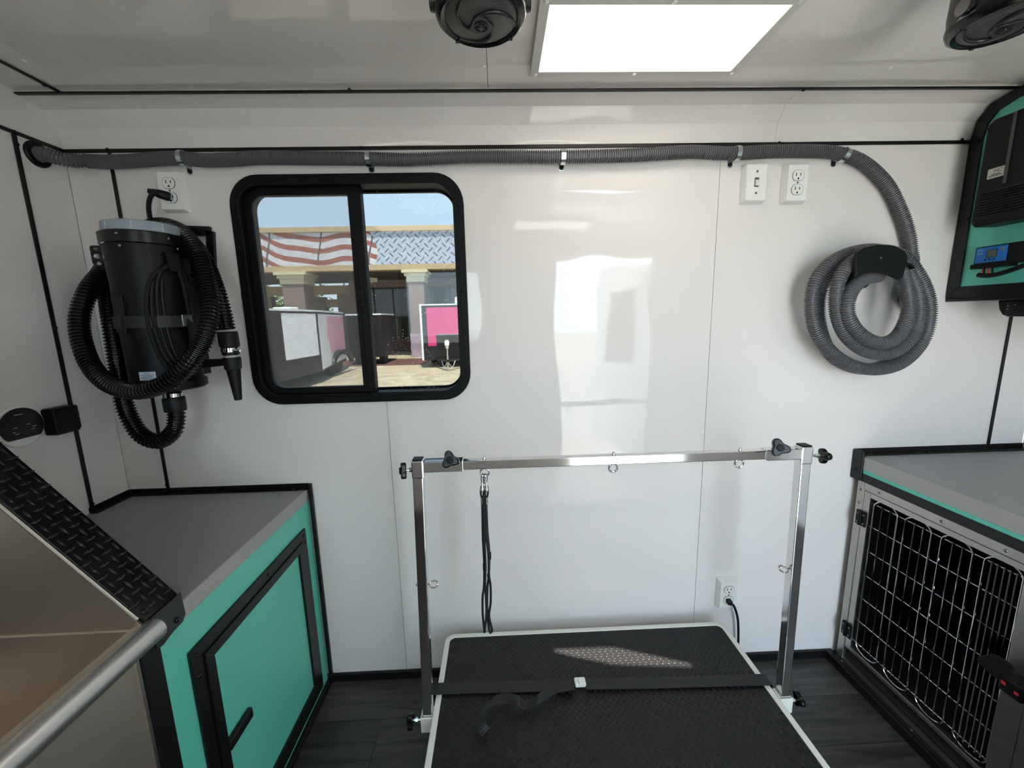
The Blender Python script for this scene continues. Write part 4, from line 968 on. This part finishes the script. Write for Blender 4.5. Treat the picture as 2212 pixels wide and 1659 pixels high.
# solar charge controller
sc2 = empty('charge_controller', (1.40, -.15, 1.374), 'small blue-faced charge controller on the teal upper cabinet', 'controller')
CXF = 1.384
mk('case', B((CXF, -.222, 1.380), (1.4155, -.100, 1.434)), m_black, sc2, bev=.002)
mk('base_lip', B((CXF-.004, -.180, 1.373), (1.4155, -.096, 1.386)), m_black, sc2, bev=.001)
fc = mk('face_plate', B((CXF-.0012, -.176, 1.388), (CXF, -.104, 1.4305)), m_blue, sc2)
mk('screen', B((CXF-.002, -.153, 1.402), (CXF-.0012, -.131, 1.4215)), m_lcd, fc)
mk('screen_bezel', MB().ring([(CXF-.0016, y_, z_) for y_, z_ in ((-.1545, 1.4005), (-.1295, 1.4005), (-.1295, 1.423), (-.1545, 1.423))], [(CXF-.0016, y_, z_) for y_, z_ in ((-.153, 1.402), (-.131, 1.402), (-.131, 1.4215), (-.153, 1.4215))], (.0004, 0, 0)), m_dark, fc)
for y_ in (-.129, -.139, -.149): mk('button', MB().lathe((CXF-.0012, y_, 1.3955), NX, [(.0026, 0), (.0022, .001)], 14), m_dark, fc)
for z_ in (1.4165, 1.4225): mk('usb_port', B((CXF-.0018, -.172, z_-.0018), (CXF-.0012, -.161, z_+.0018)), m_zinc, fc)
for y_, z_ in ((-.110, 1.4235), (-.117, 1.423), (-.118, 1.414), (-.111, 1.414)): mk('mark', B((CXF-.0015, y_-.002, z_-.001), (CXF-.0012, y_+.002, z_+.001)), m_mark, fc)
for y_, mt in ((-.117, m_red), (-.130, m_red), (-.121, m_black), (-.140, m_black)):
    mk('wire', MB().tube(crom([(1.395, y_, 1.376), (1.394, y_-.001, 1.366), (1.393, y_-.004, 1.353)], 4), .0022, 8), mt, sc2, recalc=False)
mk('sleeve', MB().tube(crom([(1.393, -.110, 1.3555), (1.392, -.125, 1.352), (1.392, -.145, 1.351), (1.392, -.168, 1.355), (1.393, -.195, 1.364), (1.394, -.235, 1.379), (1.395, -.27, 1.39)], 6), .0065, 12), m_rubber, sc2, recalc=False)
# unit fixed below the cabinet
un = empty('under_cabinet_unit', (1.56, -.24, 1.235), 'black rounded unit fixed under the upper right cabinet', 'control unit')
mk('housing', MB().prism([(1.49, y_, z_) for y_, z_ in ((-.094, 1.2845), (-.100, 1.258), (-.110, 1.242), (-.122, 1.237), (-.42, 1.234), (-.42, 1.2845))], (.12, 0, 0)), m_black, un, bev=.004, seg=3)
mk('front_panel', B((1.487, -.41, 1.244), (1.4905, -.119, 1.278)), m_gauge, un, bev=.0015)
for y_, z_ in ((-.124, 1.267), (-.124, 1.258), (-.14, 1.270)): mk('indicator', B((1.4862, y_-.0015, z_-.0008), (1.487, y_+.0015, z_+.0008)), m_mark, un)

for o_ in (inv, sc2): o_.location += Vector((.0215, .0135, .004))
un.location += Vector((.0, .0, .0))
# ================================================================== CEILING SPEAKERS
def grille_mat():
    m = bpy.data.materials.new('perforated_grille'); m.use_nodes = True; t = m.node_tree; b = t.nodes['Principled BSDF']
    g = t.nodes.new('ShaderNodeNewGeometry'); v = t.nodes.new('ShaderNodeTexVoronoi'); v.inputs['Scale'].default_value = 290; v.inputs['Randomness'].default_value = .12
    t.links.new(g.outputs['Position'], v.inputs['Vector'])
    r = t.nodes.new('ShaderNodeValToRGB'); r.color_ramp.elements[0].position = .28; r.color_ramp.elements[0].color = (.002, .002, .002, 1); r.color_ramp.elements[1].position = .36; r.color_ramp.elements[1].color = lin((66, 64, 62))
    t.links.new(v.outputs['Distance'], r.inputs[0]); t.links.new(r.outputs[0], b.inputs['Base Color']); b.inputs['Roughness'].default_value = .45
    return m
m_grille = grille_mat()
def speaker(c, label, yaw):
    e = empty('ceiling_speaker', c, label, 'speaker', 'black pod speakers hung from the ceiling')
    c = Vector(c); R0 = .0665
    def cc(a, r, z): return c+Vector((r*math.cos(a+yaw), r*math.sin(a+yaw), z))
    mk('pod', MB().lathe(c, PZ, [(.058, .006), (.066, .010), (.068, .03), (.066, .07), (.055, .105), (.030, .125)], 48), m_speaker, e)
    mk('rim', MB().lathe(c, PZ, [(.0545, .000), (.060, -.003), (R0, .002), (.069, .010), (.068, .016)], 48, cap=False), m_blackgl, e)
    gr_ = mk('grille', MB().lathe(c, PZ, [(.0005, -.0075), (.018, -.0070), (.036, -.005), (.050, -.002), (.0555, .002)], 48, cap=False), m_grille, e)
    for k in range(3):
        pts_ = [cc(2*PI*k/3+1.9*(t/12), .016+.037*(t/12), -.0085+.0065*(t/12)**2) for t in range(13)]
        mk('swirl_rib', MB().tube(pts_, [.0030*(1-.5*abs(t/6-1)) for t in range(13)], 8), m_speaker, gr_, recalc=False)
    loop = [cc(2*PI*k/36, .0175*(1+.16*math.cos(3*2*PI*k/36)), -.0078) for k in range(36)]
    tw = mk('tweeter_plate', MB().prism(loop, (0, 0, -.0022)), m_speaker, gr_, bev=.0008)
    mk('tweeter_well', MB().lathe(c+Vector((0, 0, -.0100)), NZ, [(.0105, 0), (.0105, .0003)], 24), m_dark, gr_)
    mk('tweeter_ring', MB().tube([cc(2*PI*k/24, .0106, -.0104) for k in range(24)], .0009, 6, closed=True), m_speaker, gr_, recalc=False)
    for k in range(5): mk('tweeter_spoke', MB().tube([cc(2*PI*k/5, .003, -.0106), cc(2*PI*k/5, .0104, -.0106)], .0008, 6), m_speaker, gr_, recalc=False)
    mk('tweeter_hub', MB().lathe(c+Vector((0, 0, -.0101)), NZ, [(.0042, 0), (.0036, .002), (.002, .0024)], 16), m_speaker, gr_)
    for a in (.3, 1.9, 3.5, 5.0): mk('grille_tab', B(cc(a, .060, -.0035)-Vector((.003, .003, 0)), cc(a, .060, 0)+Vector((.003, .003, .002))), m_black, e)
    for sg in (-1, 1):
        mk('bracket_arm', B((c.x+sg*.069, c.y-.008, c.z+.012), (c.x+sg*.074, c.y+.008, H-.004)), m_speaker, e, bev=.002)
        mk('pivot', cyl((c.x+sg*.062, c.y, c.z+.022), (c.x+sg*.0755, c.y, c.z+.022), .011, 20), m_speaker, e)
    mk('ceiling_foot', B((c.x-.074, c.y-.012, H-.004), (c.x+.074, c.y+.012, H-.0004)), m_speaker, e)
speaker((-.0135, -.572, 1.710), 'black round pod speaker on the ceiling left of the lit panel', .4)
speaker((.822, -.560, 1.712), 'black round pod speaker on the ceiling in the top right corner', 1.0)

# ================================================================== OUTSIDE THE WINDOW
GZ = -.55
def ground_mat():
    m = bpy.data.materials.new('sunlit_concrete'); m.use_nodes = True; t = m.node_tree; b = t.nodes['Principled BSDF']
    g = t.nodes.new('ShaderNodeNewGeometry'); n = t.nodes.new('ShaderNodeTexNoise'); n.inputs['Scale'].default_value = 2.5; n.inputs['Detail'].default_value = 9
    t.links.new(g.outputs['Position'], n.inputs['Vector'])
    r = t.nodes.new('ShaderNodeValToRGB'); r.color_ramp.elements[0].position = .35; r.color_ramp.elements[0].color = lin((168, 156, 128)); r.color_ramp.elements[1].position = .7; r.color_ramp.elements[1].color = lin((204, 192, 162))
    t.links.new(n.outputs['Fac'], r.inputs[0]); t.links.new(r.outputs[0], b.inputs['Base Color']); b.inputs['Roughness'].default_value = .9; return m
mk('ground', B((-60, 3, GZ-.2), (50, 70, GZ)), ground_mat(), kind='structure')
mk('ground_unseen', B((-60, -45, GZ-.2), (50, 3, GZ)), pm('bounce_toned_ground', (150, 145, 136), .9, noise=(3, .15)), kind='structure')  # unseen door-side ground, added and toned to set the bounce light indoors
m_tan = pm('tan_stucco', (190, 168, 132), .8, noise=(6, .06)); m_cream = pm('cream_stucco', (214, 206, 172), .8); m_colm = pm('taupe_stucco', (140, 122, 112), .8, noise=(5, .06))
m_brick = pm('brown_brick', (104, 72, 66), .8, noise=(7, .15)); m_sof = pm('dark_soffit', (70, 64, 58), .8); m_mull = pm('dark_mullion', (30, 30, 32), .5)
m_store = pm('dark_store_glass', (62, 62, 52), .08, spec=.8, noise=(.6, .45)); m_lav = pm('lavender_base', (178, 160, 178), .8)
mk('trim_8', B((-14, 15.2, GZ+.0), (-3.2, 18.0, GZ+.012)), m_brick, kind='structure')
bld = empty('storefront', (-5, 20, GZ), 'storefront beyond the window with flag mural fascia and stucco columns', 'building')
def mural():
    m = bpy.data.materials.new('flag_and_plate_mural'); m.use_nodes = True; t = m.node_tree; b = t.nodes['Principled BSDF']; b.inputs['Roughness'].default_value = .8
    g = t.nodes.new('ShaderNodeNewGeometry'); sp = t.nodes.new('ShaderNodeSeparateXYZ'); t.links.new(g.outputs['Position'], sp.inputs[0]); X, Z = sp.outputs[0], sp.outputs[2]
    def mt(op, a, bb=0.0, c=0.0):
        n = t.nodes.new('ShaderNodeMath'); n.operation = op
        for i, v in enumerate((a, bb, c)):
            if i >= len(n.inputs): break
            if isinstance(v, (int, float)): n.inputs[i].default_value = v
            else: t.links.new(v, n.inputs[i])
        return n.outputs[0]
    wv = mt('ADD', mt('MULTIPLY', mt('SINE', mt('MULTIPLY_ADD', X, 1.25, .6)), .42), mt('MULTIPLY', mt('SINE', mt('MULTIPLY', X, 2.9)), .12))
    st = mt('LESS_THAN', mt('FRACT', mt('ADD', mt('ADD', mt('MULTIPLY', Z, 1.9), mt('MULTIPLY', X, .33)), wv)), .45)
    nz = t.nodes.new('ShaderNodeTexNoise'); nz.inputs['Scale'].default_value = 5; nz.inputs['Detail'].default_value = 6; t.links.new(g.outputs['Position'], nz.inputs['Vector'])
    mx = t.nodes.new('ShaderNodeMix'); mx.data_type = 'RGBA'; t.links.new(st, mx.inputs[0]); mx.inputs[6].default_value = lin((226, 226, 230)); mx.inputs[7].default_value = lin((176, 112, 96))
    fold = mt('LESS_THAN', mt('ABSOLUTE', mt('SUBTRACT', mt('FRACT', mt('ADD', mt('MULTIPLY', X, .42), mt('MULTIPLY', mt('SINE', mt('MULTIPLY', Z, 2.0)), .06))), .5)), .018)
    mf = t.nodes.new('ShaderNodeMix'); mf.data_type = 'RGBA'; t.links.new(fold, mf.inputs[0]); t.links.new(mx.outputs[2], mf.inputs[6]); mf.inputs[7].default_value = lin((110, 100, 108))
    # tread plate print: short bars alternating in direction
    S_ = 3.4
    u = mt('MULTIPLY', mt('ADD', X, Z), S_*.7071); v = mt('MULTIPLY', mt('SUBTRACT', X, Z), S_*.7071)
    par = mt('MODULO', mt('ADD', mt('ADD', mt('FLOOR', u), mt('FLOOR', v)), 2000), 2)
    fu = mt('ABSOLUTE', mt('SUBTRACT', mt('FRACT', u), .5)); fv = mt('ABSOLUTE', mt('SUBTRACT', mt('FRACT', v), .5))
    b1 = mt('MULTIPLY', mt('LESS_THAN', fu, .085), mt('LESS_THAN', fv, .44)); b2 = mt('MULTIPLY', mt('LESS_THAN', fv, .085), mt('LESS_THAN', fu, .44))
    bars = mt('ADD', mt('MULTIPLY', b1, par), mt('MULTIPLY', b2, mt('SUBTRACT', 1, par)))
    pl_ = t.nodes.new('ShaderNodeMix'); pl_.data_type = 'RGBA'; t.links.new(bars, pl_.inputs[0]); pl_.inputs[6].default_value = lin((196, 208, 224)); pl_.inputs[7].default_value = lin((112, 116, 122))
    side = mt('GREATER_THAN', mt('ADD', X, mt('MULTIPLY', mt('SINE', mt('MULTIPLY_ADD', Z, 2.2, 1.0)), .22)), -5.85)
    fin = t.nodes.new('ShaderNodeMix'); fin.data_type = 'RGBA'; t.links.new(side, fin.inputs[0]); t.links.new(mf.outputs[2], fin.inputs[6]); t.links.new(pl_.outputs[2], fin.inputs[7])
    tn = t.nodes.new('ShaderNodeMix'); tn.data_type = 'RGBA'; tn.blend_type = 'MULTIPLY'; tn.inputs[0].default_value = .35; t.links.new(fin.outputs[2], tn.inputs[6]); t.links.new(nz.outputs['Fac'], tn.inputs[7])
    t.links.new(tn.outputs[2], b.inputs['Base Color']); return m
FY = 18.5
mk('mural_fascia', B((-18, FY, 3.93), (8, FY+.4, 5.44)), mural(), bld)
mk('parapet_cap', B((-18, FY-.12, 5.44), (8, FY+.5, 5.66)), m_tan, bld)
mk('lower_beam', B((-18, FY-.06, 3.68), (8, FY+.5, 3.93)), m_tan, bld)
mk('soffit', B((-18, FY+.5, 3.62), (8, 24, 3.70)), m_sof, bld)
mk('roof', B((-18, FY+.4, 5.3), (8, 27, 5.45)), m_sof, bld)
def column(x, w, base):
    c_ = mk('column', B((x-w/2, FY-.02, GZ), (x+w/2, FY+w, 3.1)), m_colm, bld)
    mk('capital', B((x-w/2-.06, FY-.08, 3.1), (x+w/2+.06, FY+w+.06, 3.36)), m_cream, c_)
    mk('capital', B((x-w/2-.14, FY-.16, 3.36), (x+w/2+.14, FY+w+.14, 3.52)), m_cream, c_)
    mk('capital', B((x-w/2-.24, FY-.26, 3.52), (x+w/2+.24, FY+w+.24, 3.66)), m_cream, c_)
    if base: mk('column_base', B((x-w/2-.04, FY-.07, GZ), (x+w/2+.04, FY+w+.05, .62)), m_lav, c_)
column(-9.75, 1.0, False); column(-3.92, .74, True); column(1.9, .74, True)
GY = 22.6
for a, b in zip((-8.2, -7.2, -6.1, -5.0, -3.9, -2.8, -1.7, -.6, .5), (-7.2, -6.1, -5.0, -3.9, -2.8, -1.7, -.6, .5, 1.6)):
    mk('store_pane', B((a+.04, GY, 1.5), (b-.04, GY+.03, 3.1)), m_store, bld)
    mk('store_pane', B((a+.04, GY, .15), (b-.04, GY+.03, 1.42)), m_store, bld)
    mk('mullion', B((a-.04, GY-.03, .1), (a+.04, GY+.06, 3.15)), m_mull, bld)
mk('transom', B((-8.2, GY-.03, 1.42), (1.6, GY+.06, 1.5)), m_mull, bld)
mk('transom', B((-8.2, GY-.03, 3.1), (1.6, GY+.06, 3.2)), m_mull, bld)
mk('header', B((-8.2, GY-.02, 3.2), (8, GY+.3, 3.62)), m_colm, bld)
mk('bulkhead', B((-8.2, GY-.05, GZ), (8, GY+.3, .15)), m_brick, bld)
mk('store_interior', B((-8.1, GY+1.2, GZ), (8, GY+1.3, 3.6)), m_sof, bld)
mk('side_wall', B((-8.5, GY-.3, GZ), (-8.2, 27, 3.62)), m_colm, bld)
for y_, z0, z1, x0, x1 in ((23.5, 2.95, 3.45, -18, -8.5), (25.5, 2.25, 2.75, -13.2, -8.5)): mk('arcade_beam', B((x0, y_, z0), (x1, y_+.35, z1)), m_tan, bld)
for x, y_ in ((-11.6, 25.4), (-9.2, 23.4), (-13.9, 23.4)): mk('arcade_pier', B((x-.35, y_, GZ), (x+.35, y_+.5, 2.9)), m_colm, bld)
lb_ = mk('soffit_lamp', B((-7.1, 20.3, 3.30), (-6.3, 20.5, 3.52)), m_cream, bld)
for a, b, c in ((-18, -8.5, 1.5), (-13.3, -12.3, 3.5), (-10.9, -8.5, 3.5)): mk('far_wall', B((a, 26.6, GZ), (b, 26.9, c)), m_tan, bld)
# trees behind the arcade
m_leaf = pm('green_leaves', (118, 140, 72), .7, rand=0, noise=(3, .4)); m_bark = pm('bark', (84, 72, 60), .9)
def tree(x, y_, h, label):
    e = empty('tree', (x, y_, GZ), label, 'tree', 'trees behind the storefront arcade')
    mk('trunk', cyl((x, y_, GZ), (x, y_, GZ+h*.6), .16, 10, .1), m_bark, e)
    rnd = random.Random(int(x*10)); mb = MB()
    for i in range(2200):
        c = Vector((x+max(-1, min(1, rnd.gauss(0, .45)))*h*.4, y_+max(-1, min(1, rnd.gauss(0, .45)))*h*.4, GZ+h*.62+rnd.gauss(0, h*.17))); a = Vector((rnd.gauss(0, 1), rnd.gauss(0, 1), rnd.gauss(0, 1))).normalized(); b_ = a.orthogonal().normalized(); s_ = rnd.uniform(.10, .2)
        mb.add([c-a*s_, c+b_*s_*.6, c+a*s_, c-b_*s_*.6], [(0, 1, 2, 3)])
    o = mk('foliage', mb, m_leaf, e, recalc=False); o['kind'] = 'stuff'
tree(-15.6, 31, 5.0, 'green tree behind the storefront at the left edge of the window')
tree(-10.9, 33, 4.6, 'green tree behind the storefront right of the left column')
# white trailer, nose bent away
m_tw = pm('white_trailer_skin', (240, 243, 246), .35); m_tb = pm('black_trailer_trim', (26, 27, 27), .4, noise=(4, .3)); m_pinkp = pm('pale_pink_print', (236, 176, 194), .45); m_pink = pm('hot_pink_skin', (214, 62, 128), .35)
wtx = empty('cargo_trailer', (-7, 11.5, GZ), 'white enclosed trailer with pale pink graphic parked outside the window', 'trailer')
fp_ = [(-5.66, 8.3), (-5.42, 10.95), (-5.98, 14.4), (-8.0, 14.4), (-8.0, 8.3)]
mk('body', MB().prism([(x, y_, GZ+.34) for x, y_ in fp_], (0, 0, 1.80)), m_tb, wtx)
mk('roof_edge', MB().prism([(x+.03, y_, GZ+2.14) for x, y_ in fp_], (0, 0, .05)), m_tw, wtx)
def facequad(a, b, t0, t1, z0, z1, off=.012):
    a = Vector((*a, 0)); b = Vector((*b, 0)); d = (b-a); n = Vector((d.y, -d.x, 0)).normalized()
    p0 = a+d*t0; p1 = a+d*t1
    return MB().prism([p0+Vector((0,0,z0)), p1+Vector((0,0,z0)), p1+Vector((0,0,z1)), p0+Vector((0,0,z1))], n*off)
mk('white_panel', facequad(fp_[0], fp_[1], .36, .965, GZ+.86, GZ+2.08), m_tw, wtx)
mk('white_panel', facequad(fp_[0], fp_[1], .0, .14, GZ+.86, GZ+2.08), m_tw, wtx)
q0 = Vector((*fp_[1], 0)); q1 = Vector((*fp_[2], 0)); dn = (q1-q0); nn_ = Vector((dn.y, -dn.x, 0)).normalized()
mk('white_panel', MB().prism([q0+dn*t_+Vector((0, 0, GZ+z_)) for t_, z_ in ((.02, .40), (.42, .42), (.98, .45), (.98, 2.08), (.02, 2.08))], nn_*.012), m_tw, wtx)
mk('graphic', MB().prism([q0+dn*t_+Vector((0, 0, GZ+z_)) for t_, z_ in ((.34, .80), (.98, .84), (.98, 2.02), (.28, 2.02), (.30, 1.60), (.26, 1.58), (.28, 1.2), (.32, 1.18))], nn_*.016), m_pinkp, wtx, label='pale pink printed graphic')
mk('roof_vent', B((-6.5, 10.6, GZ+2.19), (-6.0, 11.1, GZ+2.29)), m_white, wtx, bev=.03)
for y_ in (12.6, 13.5):
    x_ = -5.42-(y_-10.95)*.162
    mk('wheel', MB().lathe((x_-.30, y_, GZ+.34), PX, [(.20, 0), (.33, .01), (.34, .05), (.34, .2), (.32, .22), (.2, .225)], 32), m_rubber, wtx)
mk('fender', MB().tube([(-5.6+.0, 13.05+.85*math.cos(a), GZ+.36+.42*math.sin(a)) for a in [PI*k/14 for k in range(15)]], .10, 8), m_tb, wtx, recalc=False)
# black trailer beyond it
bkt = empty('cargo_trailer', (-5.4, 16.6, GZ), 'black enclosed trailer parked behind the white one outside', 'trailer')
mk('body', B((-6.3, 15.6, GZ+.32), (-4.86, 17.6, GZ+2.08)), m_tb, bkt, bev=.04)
mk('roof_edge', B((-6.32, 15.57, GZ+2.08), (-4.84, 17.6, GZ+2.14)), m_tw, bkt)
for x_ in (-6.0, -4.98): mk('wheel', MB().lathe((x_-.1, 15.95, GZ+.33), PX, [(.2, 0), (.32, .01), (.33, .2), (.2, .21)], 28), m_rubber, bkt)
# pink trailer with jack
pk = empty('cargo_trailer', (-1.6, 15.5, GZ), 'hot pink and black trailer with tongue jack parked outside', 'trailer')
mk('body', B((-2.92, 14.0, GZ+.30), (-.55, 17.4, GZ+2.36)), m_tb, pk)
mk('roof_edge', B((-2.96, 13.96, GZ+2.36), (-.52, 17.42, GZ+2.41)), m_tw, pk)
mk('corner_trim', B((-2.95, 13.96, GZ+.3), (-2.88, 14.03, GZ+2.36)), m_tw, pk)
mk('pink_panel', MB().prism([(x, 13.999, GZ+z_) for x, z_ in ((-2.70, .84), (-2.38, .84), (-2.38, 1.28), (-.6, 1.28), (-.6, 2.28), (-2.70, 2.28))], (0, -.015, 0)), m_pink, pk, label='hot pink panel')
mk('guard_edge', B((-2.38, 13.97, GZ+1.255), (-.6, 14.0, GZ+1.28)), m_zinc, pk)
mk('stone_guard', B((-2.36, 13.985, GZ+.34), (-.6, 14.0, GZ+1.25)), m_gauge, pk)
mk('tongue', MB().tube([(-2.4, 14.0, GZ+.36), (-1.86, 12.95, GZ+.36)], .05, 4), m_tb, pk)
mk('tongue', MB().tube([(-1.2, 14.0, GZ+.36), (-1.86, 12.95, GZ+.36)], .05, 4), m_tb, pk)
jk = mk('jack', cyl((-1.86, 13.0, GZ+.02), (-1.86, 13.0, GZ+.92), .032, 14), m_zinc, pk)
mk('jack_head', MB().lathe((-1.86, 13.0, GZ+.80), PZ, [(.04, 0), (.06, .03), (.06, .10), (.085, .12), (.085, .24), (.05, .30)], 20), m_white, jk)
mk('safety_chain', MB().tube(crom([(-2.1, 13.2, GZ+.34), (-2.0, 13.0, GZ+.14), (-1.88, 12.95, GZ+.3)], 6), .018, 6), m_zinc, pk, recalc=False)
mk('safety_chain', MB().tube(crom([(-1.62, 13.2, GZ+.34), (-1.7, 13.0, GZ+.14), (-1.84, 12.95, GZ+.3)], 6), .018, 6), m_zinc, pk, recalc=False)
for x_ in (-2.86, -.84): mk('wheel', MB().lathe((x_, 15.6, GZ+.34), PX, [(.2, 0), (.33, .01), (.34, .2), (.2, .21)], 28), m_rubber, pk)
# white van roof behind the pink trailer
vn = empty('van', (-.9, 18, GZ), 'white van partly hidden behind the pink trailer outside', 'van')
mk('body', B((-2.0, 17.5, GZ+.4), (.4, 18.2, GZ+2.85)), m_tw, vn, bev=.08, seg=3)
mk('windscreen', MB().prism([(-1.82, 17.495, GZ+2.35), (.2, 17.495, GZ+2.35), (.15, 17.495, GZ+2.62), (-1.75, 17.495, GZ+2.62)], (0, -.012, 0)), m_gauge, vn)
